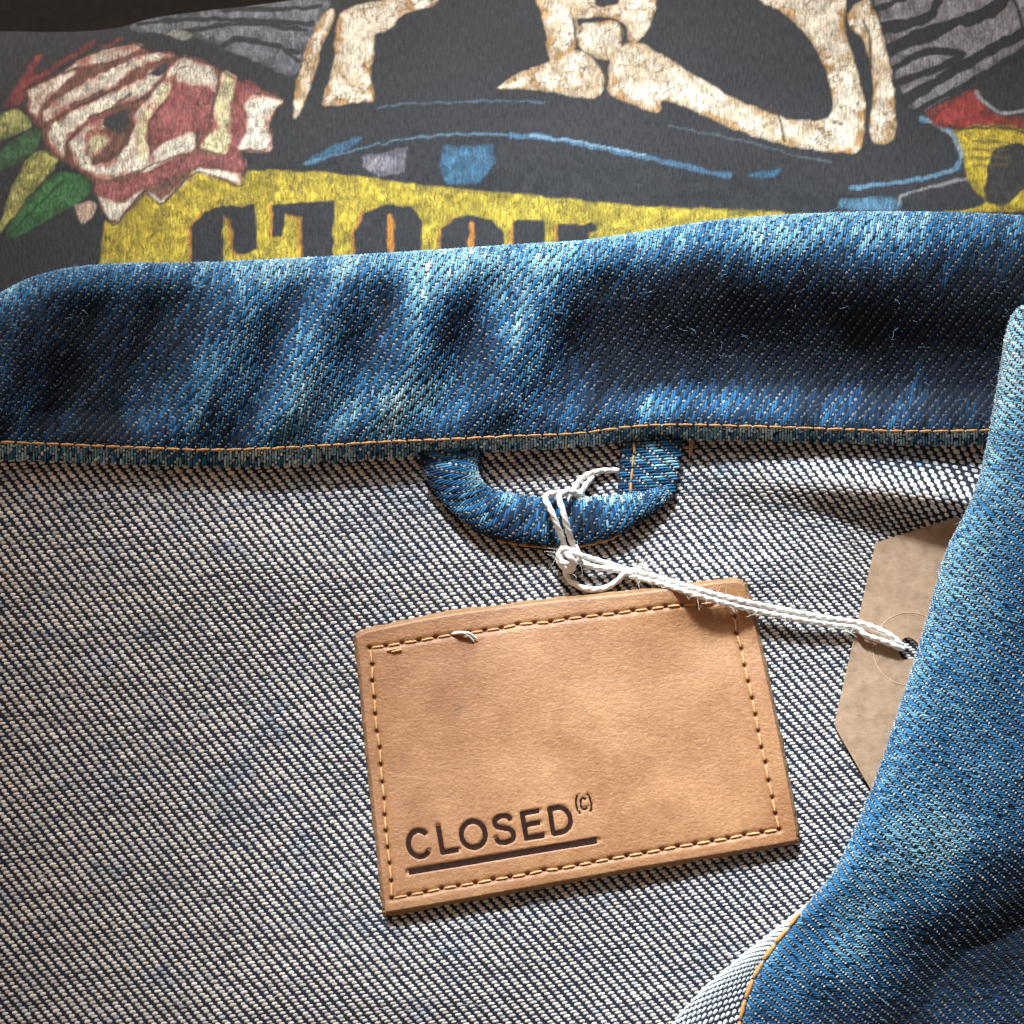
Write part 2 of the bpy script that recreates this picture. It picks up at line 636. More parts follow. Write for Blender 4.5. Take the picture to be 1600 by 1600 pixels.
xs = np.linspace(-600, 2200, 90)
rows = []
for py in np.linspace(2100, 620, 20):
    rows.append(Q(xs, py, -34 - 0 * xs))
for th in np.linspace(0.05, np.pi / 2 + 0.5, 40):
    rows.append(shirt(xs, th, -16))
last = rows[-1]
zfloor = -900.0
for k in (0.15, 0.5, 1.0):
    r = last.copy()
    r[:, 2] = last[:, 2] + (zfloor - last[:, 2]) * k
    r[:, 1] += 25 * k
    rows.append(r)
fl = rows[-1].copy()
for dy in (300, 1500, 6000):
    r = fl.copy()
    r[:, 1] = fl[:, 1] + dy
    r[:, 0] = fl[:, 0] * (1 + dy / 900)
    rows.append(r)
couch = sheet('couch', np.array(rows), M_COUCH, flip=False)
couch['kind'] = 'structure'

# ------------------------------------------------------------------ printed t-shirt
def poly_sdf(X, Y, pts):
    p = np.array(pts, float)
    d = np.full(X.shape, 1e9)
    inside = np.zeros(X.shape, bool)
    n = len(p)
    for i in range(n):
        a, b = p[i], p[(i + 1) % n]
        ex, ey = b - a
        wx, wy = X - a[0], Y - a[1]
        t = np.clip((wx * ex + wy * ey) / (ex * ex + ey * ey + 1e-9), 0, 1)
        d = np.minimum(d, (wx - ex * t) ** 2 + (wy - ey * t) ** 2)
        c = ((a[1] <= Y) != (b[1] <= Y))
        with np.errstate(divide='ignore', invalid='ignore'):
            xi = a[0] + (Y - a[1]) * ex / (ey if ey != 0 else 1e-9)
        inside ^= c & (X < xi)
    d = np.sqrt(d)
    return np.where(inside, d, -d)


def line_dist(X, Y, pts):
    p = np.array(pts, float)
    d = np.full(X.shape, 1e9)
    for a, b in zip(p[:-1], p[1:]):
        ex, ey = b - a
        wx, wy = X - a[0], Y - a[1]
        t = np.clip((wx * ex + wy * ey) / (ex * ex + ey * ey + 1e-9), 0, 1)
        d = np.minimum(d, (wx - ex * t) ** 2 + (wy - ey * t) ** 2)
    return np.sqrt(d)


class Print:
    def __init__(self, X, Y, base):
        self.X0, self.Y0 = X, Y
        self.X = X + 3 * (fbm(X / 14, Y / 14, 2) - 0.5) * 2
        self.Y = Y + 3 * (fbm(X / 14 + 40, Y / 14 + 11, 2) - 0.5) * 2
        self.c = np.empty(X.shape + (3,))
        self.c[:] = base
        self.ink = np.zeros(X.shape)

    def box(self, pts, pad):
        p = np.array(pts, float)
        return np.nonzero((self.X0 > p[:, 0].min() - pad) & (self.X0 < p[:, 0].max() + pad) &
                          (self.Y0 > p[:, 1].min() - pad) & (self.Y0 < p[:, 1].max() + pad))

    def put(self, s, a, col, ink):
        self.c[s] = self.c[s] * (1 - a[..., None]) + np.asarray(col) * a[..., None]
        self.ink[s] = self.ink[s] * (1 - a) + ink * a

    def poly(self, pts, col, edge=None, ew=10, round_=True, ink=1.0, op=1.0, soft=2.2, mott=0.25, crack=0.0):
        if round_:
            q = np.array(pts + pts[:1], float)
            pts2 = catmull(q, len(q) * 5)[:-1]
        else:
            pts2 = pts
        s = self.box(pts, 12)
        x, y = self.X[s], self.Y[s]
        d = poly_sdf(x, y, pts2)
        a = sstep(-soft, soft, d) * op
        n = fbm(x / 22, y / 18, 3)
        cc = np.asarray(col) * (1 + mott * 2 * (n - 0.5))[..., None]
        if edge is not None:
            n2 = fbm(x / 9 + 5, y / 9, 2)
            k = sstep(ew, 0, d + ew * 3.0 * (n - 0.5) + ew * (n2 - 0.5)) * (0.35 + 0.65 * sstep(0.3, 0.6, fbm(x / 35 + 70, y / 35, 2)))
            cc = cc * (1 - k[..., None]) + np.asarray(edge) * k[..., None]
        if crack:
            for sc, o in ((30, 0), (17, 40)):
                n3 = fbm(x / sc + o, y / sc + 3, 3)
                k = np.exp(-((n3 - 0.5) / 0.016) ** 2) * crack * sstep(0.40, 0.55, fbm(x / 40 + 9, y / 40 + o, 2))
                cc = cc * (1 - k[..., None]) + np.array([0.16, 0.085, 0.035]) * k[..., None]
            sh = sstep(0.45, 0.75, fbm(x / 28 + 33, y / 20 + 8, 3)) * 0.55
            cc = cc * (1 - sh[..., None]) + np.array([0.46, 0.31, 0.15]) * sh[..., None]
        self.put(s, a, cc, ink)

    def line(self, pts, w, col, ink=0.3, op=1.0, soft=1.4, taper=False):
        c = catmull(pts, len(pts) * 6)
        s = self.box(pts, w + 14)
        d = line_dist(self.X[s], self.Y[s], c)
        ww = w * (0.55 + 0.9 * fbm(self.X0[s] / 30, self.Y0[s] / 30, 2))
        self.put(s, sstep(ww / 2 + soft, ww / 2 - soft, d) * op, np.asarray(col), ink)


def z1(*p):       # corner coordinates taken at double size, left half
    return [(x / 2, y / 2) for x, y in p]


def z2(*p):       # the same, right half
    return [(800 + x / 2, y / 2) for x, y in p]


nth, ncx = 300, 800
TH = np.concatenate([np.linspace(0.12, np.pi / 2, nth), np.pi / 2 + np.linspace(0.02, 0.45, 10)])
PXg = np.linspace(-180, 1790, ncx)
THm, PXm = np.meshgrid(TH, PXg, indexing='ij')
SP = shirt(PXm, THm)
_sil = SIL(PXm)
PYm = 560 + (_sil - 560) * np.sin(np.minimum(THm, np.pi / 2))

BLK = (0.029, 0.028, 0.030)
CREAM = (0.68, 0.58, 0.45)
ORG = (0.40, 0.22, 0.08)
pr = Print(PXm, PYm, BLK)
# grey ironwork top left and top right
GR = (0.15, 0.155, 0.17)
pr.poly(z1((420, 60), (640, 25), (1010, -20), (1010, 60), (950, 160), (915, 235), (780, 185), (600, 115), (420, 95)), GR, edge=(0.06, 0.065, 0.075), ew=14)
for a, b, c in (((430, 75), (640, 60), (980, 75)), ((560, 100), (760, 75), (960, 95)), ((690, 150), (760, 120), (930, 165)), ((700, 30), (850, 30), (1000, 20))):
    pr.line(z1(a, b, c), 8, BLK)
pr.line(z1((690, 150), (740, 125), (860, 140), (930, 190)), 7, BLK)
pr.poly(z1((520, 110), (545, 95), (600, 105), (570, 125)), (0.30, 0.28, 0.24), op=0.7)
GL = (0.20, 0.18, 0.185)
pr.poly(z2((1120, -40), (1640, -40), (1640, 110), (1290, 350), (1240, 330), (1195, 230), (1150, 60)), GL, edge=(0.10, 0.09, 0.095), ew=16, round_=False)
for p, w in ((((1130, 30), (1240, -10)), 9), (((1150, 90), (1290, 60), (1330, 10)), 16), (((1170, 165), (1330, 90), (1480, 40), (1560, -20)), 20),
             (((1190, 215), (1300, 160), (1400, 165)), 12), (((1210, 260), (1360, 200), (1410, 170)), 12), (((1230, 310), (1420, 200), (1620, 90)), 17),
             (((1260, 350), (1440, 250), (1640, 150)), 9), (((1480, 20), (1560, 0), (1600, 90)), 7)):
    pr.line(z2(*p), w, (0.022, 0.022, 0.024))
# left rose
def z3(*p):       # the rose, at 2.374 times size
    return [(x / 2.374, 40 + y / 2.374) for x, y in p]


pr.poly(z3((12, 305), (60, 220), (125, 118), (158, 112), (132, 178), (180, 158), (240, 118), (352, 52), (342, 80), (232, 142), (160, 202), (112, 225), (70, 292)), (0.25, 0.05, 0.045), edge=(0.13, 0.03, 0.03), ew=5, op=0.8)
pr.poly(z3((370, 75), (450, 42), (440, 60), (390, 85)), (0.20, 0.05, 0.04), op=0.7)
pr.poly(z3((-40, 360), (60, 308), (118, 372), (60, 402), (-40, 440)), (0.30, 0.29, 0.10), edge=(0.12, 0.15, 0.05))
pr.poly(z3((-40, 500), (60, 420), (152, 380), (142, 450), (40, 522), (-40, 560)), (0.05, 0.11, 0.045), edge=(0.03, 0.06, 0.03))
pr.poly(z3((-20, 790), (40, 620), (90, 510), (150, 462), (218, 480), (182, 550), (100, 642), (30, 730)), (0.36, 0.33, 0.10), edge=(0.16, 0.18, 0.05))
pr.poly(z3((15, 785), (60, 700), (130, 620), (220, 540), (330, 568), (342, 612), (250, 682), (130, 742), (60, 785)), (0.05, 0.16, 0.05), edge=(0.025, 0.07, 0.025))
pr.line(z3((40, 770), (140, 670), (240, 570)), 4, (0.025, 0.06, 0.025))
pr.line(z3((120, 700), (180, 690), (240, 660)), 3, (0.025, 0.06, 0.025), op=0.7)
pr.line(z3((100, 640), (150, 560), (190, 500)), 3, (0.12, 0.14, 0.04), op=0.7)
pr.poly(z3((272, 665), (345, 655), (355, 680), (312, 735)), (0.50, 0.35, 0.26))
ROSE = (0.70, 0.62, 0.50)
YROSE = (0.60, 0.53, 0.31)
PINK = (0.46, 0.20, 0.155)
RED = (0.29, 0.095, 0.088)
DRK = (0.085, 0.045, 0.035)
rose_o = z3((100, 240), (240, 160), (330, 105), (480, 65), (545, 88), (650, 108), (800, 150), (870, 195), (1050, 270), (1000, 355), (1008, 470), (905, 466), (895, 592), (730, 545),
            (598, 660), (530, 615), (440, 727), (400, 720), (350, 612), (345, 582), (280, 530), (175, 462), (155, 380), (115, 352), (92, 290))
pr.poly(rose_o, (0.17, 0.075, 0.055), round_=False)


def rose_low():
    pr.poly(z3((350, 590), (480, 570), (620, 510), (730, 482), (890, 490), (897, 540), (730, 520), (600, 575), (520, 605), (440, 655), (372, 645)), RED, edge=(0.20, 0.06, 0.05), ew=4)
    pr.poly(z3((402, 716), (364, 630), (440, 660), (515, 612), (528, 606), (600, 645), (700, 565), (732, 528), (888, 545), (889, 586), (730, 545), (598, 656), (530, 613), (440, 723)), ROSE, edge=PINK, ew=4, round_=False, soft=3)


PET = [(ROSE, ((242, 166), (340, 106), (480, 66), (530, 80), (430, 122), (300, 152))),
       (ROSE, ((106, 240), (200, 192), (280, 172), (240, 216), (160, 290), (132, 346), (110, 300))),
       (ROSE, ((166, 360), (172, 310), (260, 246), (380, 176), (520, 112), (620, 100), (640, 114), (520, 152), (400, 236), (330, 272), (230, 322))),
       (ROSE, ((182, 440), (182, 386), (230, 336), (330, 292), (420, 242), (520, 202), (560, 162), (600, 182), (520, 262), (440, 292), (330, 350), (250, 420), (240, 488))),
       (ROSE, ((274, 505), (262, 430), (300, 386), (380, 350), (402, 372), (332, 402), (326, 440), (345, 512), (440, 480), (490, 400), (505, 330), (540, 282), (600, 212), (650, 132), (690, 116), (640, 212),
               (598, 300), (548, 352), (543, 420), (558, 480), (528, 530), (440, 566), (350, 560))),
       (YROSE, ((500, 440), (515, 340), (560, 290), (620, 210), (640, 212), (598, 300), (548, 352), (543, 420), (550, 480), (520, 500))),
       (YROSE, ((318, 470), (320, 412), (370, 390), (412, 420), (382, 468), (342, 490))),
       (ROSE, ((650, 152), (700, 120), (800, 156), (802, 240), (740, 222), (660, 216))),
       (RED, ((556, 400), (560, 360), (600, 300), (650, 218), (720, 222), (785, 242), (782, 380), (720, 392), (590, 432))),
       (ROSE, ((520, 542), (568, 470), (600, 436), (700, 392), (727, 410), (716, 460), (640, 490), (560, 546))),
       (RED, ((850, 470), (868, 300), (890, 206), (965, 230), (930, 270), (892, 330), (905, 400), (880, 486))),
       (YROSE, ((792, 320), (800, 250), (832, 172), (880, 196), (870, 260), (850, 292), (862, 370), (832, 480), (742, 450), (782, 400))),
       (ROSE, ((908, 290), (942, 256), (1048, 276), (1000, 345), (1005, 465), (902, 460), (884, 440), (912, 390)))]
for colp, q in PET:
    pr.poly(z3(*q), colp, edge=PINK if colp is not RED else (0.22, 0.06, 0.055), ew=6, soft=2.6)
# blush on the creases
for q, w in ((((170, 340), (260, 290), (350, 250), (400, 225)), 9), (((200, 200), (150, 260), (130, 300)), 8), (((300, 140), (400, 100), (480, 80)), 6), (((270, 420), (330, 370), (420, 320)), 8),
             (((560, 420), (640, 410), (720, 390)), 9), (((900, 300), (905, 380), (880, 440)), 8), (((440, 520), (500, 460), (505, 360)), 7), (((660, 215), (720, 215), (800, 225)), 9)):
    pr.line(z3(*q), w, RED, op=0.5, soft=5)
for q, w in ((((260, 300), (340, 262), (385, 238), (350, 270), (270, 310)), 5), (((330, 345), (420, 300), (480, 255)), 5), (((345, 512), (430, 475), (478, 400), (480, 360)), 7), (((320, 480), (330, 450)), 4),
             (((645, 215), (655, 170), (690, 150)), 4), (((800, 160), (806, 240), (780, 320), (775, 380)), 4), (((725, 400), (735, 450), (790, 470), (840, 485)), 5), (((880, 200), (866, 280)), 3),
             (((560, 480), (552, 410), (556, 360), (600, 300)), 3.5), (((250, 490), (255, 430), (300, 385)), 4), (((440, 565), (520, 535), (600, 500), (700, 470)), 3.5), (((92, 240), (95, 300), (120, 352)), 5)):
    pr.line(z3(*q), w, DRK, op=0.85)
pr.poly(z3((545, 182), (600, 140), (626, 150), (580, 192)), (0.045, 0.045, 0.05))
pr.poly(z3((370, 366), (440, 316), (482, 330), (452, 400), (402, 380)), (0.05, 0.048, 0.05))
# banner and its lettering
YEL = (0.42, 0.31, 0.035)
pr.poly([(152, 480), (156, 420), (163, 345), (186, 348), (226, 300), (250, 317), (300, 268), (375, 287), (385, 267), (500, 268), (650, 288), (800, 302),
         (975, 320), (1150, 328), (1265, 333), (1300, 480)], YEL, edge=(0.26, 0.19, 0.03), ew=7, round_=False, mott=0.5)
rose_low()
pr.line(rose_o + rose_o[:1], 3.5, (0.05, 0.035, 0.03), op=0.85)
LET = (0.028, 0.027, 0.029)
OR2 = (0.42, 0.17, 0.03)


def letter(p, sh=5):
    pr.poly([(x - sh, y + 1) for x, y in p], OR2, round_=False, op=0.85)
    pr.poly(p, LET, round_=False, ink=0.1)


letter(z1((595, 900), (598, 710), (640, 658), (700, 642), (797, 640), (805, 775), (780, 795), (742, 793), (730, 780), (720, 690), (702, 672), (697, 720), (697, 900)))
letter(z1((850, 640), (1050, 625), (1040, 700), (1046, 900), (948, 900), (942, 682), (890, 665), (885, 738), (852, 745)))
letter(z1((1105, 900), (1108, 730), (1140, 665), (1200, 640), (1290, 645), (1320, 690), (1312, 900)))
pr.line(z1((1220, 675), (1222, 900)), 12, OR2)
letter(z1((1370, 900), (1380, 715), (1420, 680), (1480, 670), (1540, 688), (1575, 730), (1578, 900)))
pr.line(z1((1472, 700), (1474, 900)), 10, OR2)
letter(z2((4, 690), (100, 685), (108, 900), (4, 900)))
letter(z2((140, 700), (268, 698), (268, 720), (240, 730), (250, 900), (155, 900)))
# hat brim: blue lights on black
BLU = (0.045, 0.125, 0.205)
pr.poly([(380, 262), (470, 250), (560, 215), (800, 205), (1000, 250), (1200, 290), (1330, 305), (1280, 332), (1150, 327), (975, 318), (800, 300), (650, 286), (500, 266)], (0.025, 0.025, 0.028), op=0.8)
pr.poly(z1((950, 505), (1010, 470), (1110, 432), (1125, 440), (1040, 490), (970, 515)), BLU, op=0.8)
pr.line(z1((950, 510), (1100, 470), (1300, 430), (1450, 420), (1620, 425)), 3.5, (0.10, 0.18, 0.25), op=0.75)
pr.line(z1((1180, 335), (1320, 322), (1600, 315), (1700, 320)), 2.5, (0.09, 0.13, 0.18), op=0.7)
pr.poly(z1((1130, 490), (1275, 460), (1262, 540), (1180, 552), (1130, 520)), (0.21, 0.185, 0.21), edge=(0.10, 0.09, 0.11), round_=False)
pr.poly(z1((1380, 455), (1540, 455), (1552, 512), (1500, 570), (1400, 576), (1375, 540)), BLU, edge=(0.03, 0.075, 0.12), ew=9, round_=False)
pr.line(z2((0, 425), (100, 430), (250, 457), (400, 487), (560, 525), (680, 548)), 8, (0.065, 0.14, 0.215), op=0.85)
pr.line(z2((60, 425), (250, 450), (420, 485)), 3, (0.22, 0.33, 0.42), op=0.8)
pr.poly(z2((735, 548), (830, 528), (820, 548), (760, 556)), BLU, op=0.9)
pr.line(z2((490, 395), (720, 440), (900, 490), (1000, 505)), 3, (0.10, 0.12, 0.15), op=0.6)
pr.line(z2((1060, 588), (1250, 562), (1350, 540), (1400, 505), (1392, 440), (1335, 390), (1280, 370)), 6, (0.10, 0.19, 0.27))
pr.line(z2((1300, 375), (1375, 430), (1405, 490)), 4, (0.25, 0.27, 0.28), op=0.8)
pr.poly(z2((1030, 622), (1180, 620), (1200, 655), (1030, 652)), (0.08, 0.18, 0.26))
pr.line(z2((1210, 640), (1230, 605), (1420, 560)), 4, (0.22, 0.2, 0.19))
# skull bones
bone = dict(edge=ORG, ew=13, mott=0.4, ink=0.6, crack=0.9)
pr.poly(z1((1010, 45), (1045, 30), (1030, 95), (1000, 160), (985, 230), (955, 310), (922, 372), (918, 330), (930, 250), (960, 140)), CREAM, **bone)
pr.poly(z1((1060, 45), (1100, 22), (1230, -10), (1290, -60), (1420, -60), (1370, 5), (1330, 25), (1260, 45), (1220, 85), (1172, 112), (1165, 170), (1155, 235), (1168, 312), (1100, 320),
           (1015, 332), (1010, 300), (1040, 215), (1050, 100)), CREAM, **bone)
pr.poly(z2((60, -40), (170, -40), (195, 30), (200, 140), (120, 190), (108, 110), (90, 40)), CREAM, **bone)
pr.poly(z2((205, 85), (250, 70), (330, 72), (345, 150), (290, 186), (215, 152)), CREAM, **bone)
pr.poly(z2((165, -40), (260, -40), (260, 15), (330, 15), (340, -40), (450, -40), (425, 90), (372, 130), (345, 70), (270, 48), (200, 55)), CREAM, **bone)
pr.poly(z2((-45, 275), (0, 240), (110, 192), (150, 150), (230, 170), (285, 230), (268, 300), (180, 297), (100, 282), (0, 277)), CREAM, **bone)
pr.poly(z2((305, 185), (370, 130), (470, 170), (560, 230), (680, 300), (830, 362), (940, 378), (992, 358), (998, 300), (980, 220), (940, 130), (880, 65), (740, -40), (1015, -40),
           (1040, 100), (1080, 220), (1102, 330), (1092, 440), (1060, 477), (900, 462), (750, 422), (620, 372), (540, 330), (470, 315), (450, 352), (345, 312), (305, 290)), CREAM, **bone)
pr.poly(z2((1050, 45), (1080, 5), (1110, 0), (1142, 60), (1182, 220), (1200, 400), (1180, 442), (1132, 442), (1115, 390), (1132, 260), (1100, 130), (1060, 90)), CREAM, **bone)
for p in (((800, 345), (835, 370), (850, 440)), ((1095, 60), (1120, 130), (1118, 220)), ((190, 60), (200, 140)), ((285, 190), (300, 300)), ((335, 75), (350, 140))):
    pr.line(z2(*p), 5, (0.06, 0.035, 0.02), op=0.85)
# red flower and yellow disc at the right
pr.poly(z2((1290, 352), (1440, 280), (1475, 325), (1520, 362), (1640, 372), (1640, 398), (1480, 392), (1340, 402)), (0.27, 0.035, 0.028), edge=(0.15, 0.03, 0.02))
pr.poly(z2((1370, 402), (1480, 392), (1570, 397), (1700, 440), (1720, 600), (1600, 655), (1420, 665), (1350, 660), (1480, 640), (1420, 560), (1410, 480)), (0.46, 0.33, 0.03), edge=(0.26, 0.18, 0.02), ew=9)
pr.poly(z2((1480, 560), (1500, 480), (1560, 450), (1640, 470), (1660, 540), (1600, 590), (1540, 640), (1480, 630)), (0.035, 0.033, 0.03))
for k in range(4):
    pr.line(z2((1440, 440 + 26 * k), (1550, 445 + 24 * k)), 4, (0.08, 0.06, 0.02), op=0.8)
pr.line(z2((1370, 402), (1550, 400), (1640, 430)), 5, (0.05, 0.04, 0.02))
pr.line(z2((1450, 290), (1480, 320), (1530, 355), (1600, 345)), 5, (0.25, 0.24, 0.24))
# overall fading of the old cotton
fade = fbm(PXm / 120, PYm / 90, 3)
pr.c *= (0.85 + 0.3 * fade)[..., None]
colr = np.concatenate([pr.c, pr.ink[..., None]], -1)
tee = sheet('printed_t_shirt', SP, M_SHIRT, None, False, colr.reshape(-1, 4), np.stack([PXm, PYm], -1).reshape(-1, 2))
tee['label'] = 'faded black t-shirt with cracked skull, rose and yellow banner print behind the denim collar'
tee['category'] = 't-shirt'

# ------------------------------------------------------------------ denim jacket
jacket = empty('denim_jacket', Q(800, 1000, -20), 'blue denim jacket laid open on its lining, with hanger loop and sewn tan leather label', 'jacket')

gx = np.arange(-180, 1800, 9.0)
gy = np.arange(655, 1790, 9.0)
GY, GX = np.meshgrid(gy, gx, indexing='ij')
lining = sheet('lining', body(GX, GY), M_LBASE, jacket, True)

WEFT0 = np.array([0.50, 0.430, 0.375])
INDIGO = np.array([0.010, 0.013, 0.021])


def body_map(a, b):
    """weave coordinates -> picture position on the lining"""
    ang = 0.045 + 0.075 * np.clip((b - 700) / 800, -0.3, 1.3)
    x = a + 0.10 * (b - 1100)
    y = b - (a - 800) * ang
    # cloth dragged down into the fold on the right
    dr = np.clip(a - 1120, 0, 600)
    y = y + 0.00055 * dr ** 2 * np.exp(-0.5 * ((y - 790) / 110) ** 2)
    # gentle waviness of the yarns
    y = y + 5 * (fbm(a / 170, b / 170, 2) - 0.5)
    return x, y


def body_w(a, b):
    return body(*body_map(a, b))


A_, B_ = 3.80, 5.35
PATCH_C = np.array([(557, 993), (1163, 908), (1245, 1312), (603, 1425)], float)
LAP = catmull([(1640, 452), (1604, 467), (1582, 480), (1568, 515), (1558, 575), (1547, 640), (1537, 695), (1521, 760), (1500, 808), (1476, 855), (1460, 905),
               (1441, 975), (1421, 1040), (1404, 1095), (1386, 1150), (1366, 1208), (1346, 1260), (1324, 1312), (1298, 1362), (1266, 1402),
               (1236, 1440), (1205, 1478), (1180, 1516), (1164, 1552), (1151, 1600), (1141, 1660), (1136, 1740)], 900)
_o = np.argsort(LAP[:, 1])


def lap_x(y):
    return np.interp(y, LAP[_o, 1], LAP[_o, 0])


jj, ii = np.meshgrid(np.arange(-60, 260), np.arange(-90, 480), indexing='ij')
J, I = jj.ravel(), ii.ravel()
m = (I - J) % 4 == 0
J, I = J[m], I[m]
a0 = I * A_
b0 = 640 + J * B_
# weft floats
a = a0 + 2 * A_ + RNG.normal(0, 0.35, len(a0))
b = b0 + RNG.normal(0, 0.36, len(b0))
px, py = body_map(a, b)
keep = (px > -150) & (px < 1750) & (py > SEAM(px) - 5) & (py < 1740) & (px < lap_x(np.clip(py, 460, 1730)) + 70)
keep &= ~(poly_sdf(px, py, PATCH_C) > 30)
a, b, px, py, Jk, Ik = a[keep], b[keep], px[keep], py[keep], J[keep], I[keep]
N = len(a)
stain = fbm(px / 60 + 3, py / 45 + 1, 3)
yarn = 0.80 + 0.40 * vnoise(Jk * 7.31, px / 90)                # each yarn keeps its tone for a while
tone = yarn * RNG.normal(1, 0.09, N)
c = WEFT0[None] * tone[:, None]
blue = np.clip((stain - 0.60) * 4, 0, 1) * 0.45 + (RNG.random(N) < 0.04) * 0.4
c = c * (1 - blue[:, None]) + np.array([0.20, 0.25, 0.32]) * blue[:, None] * tone[:, None]
slub = 1 + 0.36 * (vnoise(Jk * 3.7 + 50, px / 60) - 0.5)
threads('weft_threads', body_w, a, b, np.full(N, 4.95) * RNG.normal(1, .09, N), 2.80 * slub * RNG.normal(1, .06, N), 1.25 * slub * RNG.normal(1, .15, N),
        c, M_THREAD, lining, -1, 5, 5, 'a', sink=0.25)
# indigo warp nubs between them
a = a0 + RNG.normal(0, 0.2, len(a0))
b = b0 + RNG.normal(0, 0.3, len(b0))
px, py = body_map(a, b)
keep = (px > -150) & (px < 1750) & (py > SEAM(px) - 5) & (py < 1740) & (px < lap_x(np.clip(py, 460, 1730)) + 40)
keep &= ~(poly_sdf(px, py, PATCH_C) > 30)
a, b, px, py = a[keep], b[keep], px[keep], py[keep]
N = len(a)
lite = np.clip((fbm(px / 70 + 30, py / 70, 3) - 0.45) * 3, 0, 1)
c = INDIGO[None] * RNG.uniform(0.6, 1.8, N)[:, None] + np.array([0.010, 0.025, 0.05]) * lite[:, None]
threads('warp_threads', body_w, a, b, np.full(N, 1.8), np.full(N, 3.3), np.full(N, 0.9), c, M_THREAD, lining, -1, 3, 3, 'b')


def denim_col(f, n):
    """indigo yarn colour for tone 0..1 (fade and painted shade)"""
    f = np.clip(f, 0, 1)
    stops = np.array([0, 0.3, 0.6, 0.85, 1.0])
    cs = np.array([(0.004, 0.008, 0.016), (0.009, 0.041, 0.098), (0.027, 0.140, 0.285), (0.19, 0.38, 0.46), (0.44, 0.56, 0.59)])
    return np.stack([np.interp(f, stops, cs[:, k]) for k in range(3)], 1) * n[:, None]


def face_weave(name, surf, arange, brange, tone_fn, keepfn, parent, sign, mir=1, wa=4.2, wb=5.6, along='b', smap=None, white=0.9, hgt=2.4, var=1.0):
    """right side of the denim: indigo warp floats with white weft dots. a across the warp, b along it"""
    ia = np.arange(int(arange[0] / wa), int(arange[1] / wa))
    ib = np.arange(int(brange[0] / wb), int(brange[1] / wb))
    I, J = [q.ravel() for q in np.meshgrid(ia, ib, indexing='ij')]
    m = (I - mir * J) % 4 == 0
    I, J = I[m], J[m]
    for kind in (0, 1):
        a = I * wa + RNG.normal(0, 0.25, len(I))
        b = (J + (2 if kind == 0 else 0)) * wb + RNG.normal(0, 0.7, len(I))
        k, f = keepfn(a, b), tone_fn(a, b)
        a, b, f, Ik, Jk = a[k], b[k], f[k], I[k], J[k]
        n = len(a)
        if kind == 0:
            streak = (vnoise(Ik * 5.77, b / 70) - 0.5) * 0.40 * var
            cc = denim_col(f + streak + RNG.normal(0, 0.10 * var, n), RNG.normal(1, 0.14, n).clip(0.5, 1.6))
            threads(name, surf, a, b, 2.25 * RNG.normal(1, .07, n), wb * 1.72 * RNG.normal(1, .05, n), hgt * RNG.normal(1, .15, n), cc, M_THREAD, parent, sign, 5, 4, 'b')
        else:
            kd = RNG.random(n) > 0.10
            a, b, f, n = a[kd], b[kd], f[kd], int(kd.sum())
            t = (0.14 + 0.95 * np.clip(f, 0, 1)) * white * RNG.normal(1, 0.3, n).clip(0.25, 1.8)
            cc = np.array([0.46, 0.46, 0.44])[None] * t[:, None]
            threads('weft_dots', surf, a, b, np.full(n, 2.4) * RNG.normal(1, .15, n), np.full(n, 2.3) * RNG.normal(1, .15, n), 2.4 * RNG.normal(1, .15, n), cc, M_THREAD, parent, sign, 4, 4, 'a')


# ---- collar
wgrid = np.concatenate([np.linspace(-10, W_CREST - 70, 40), np.linspace(W_CREST - 64, W_CREST + 80, 40), np.linspace(W_CREST + 90, W_END, 8)])
WG, CX = np.meshgrid(wgrid, np.arange(-190, 1800, 8.0), indexing='ij')
CP = collar(CX, np.maximum(WG, 0))
col_obj = sheet('collar', CP, M_BASE, jacket, False)


def collar_map(a, b):
    return a + 0.16 * b + 6 * (fbm(a / 150, b / 120 + 9, 2) - 0.5), b


def collar_w(a, b):
    return collar(*collar_map(a, b))


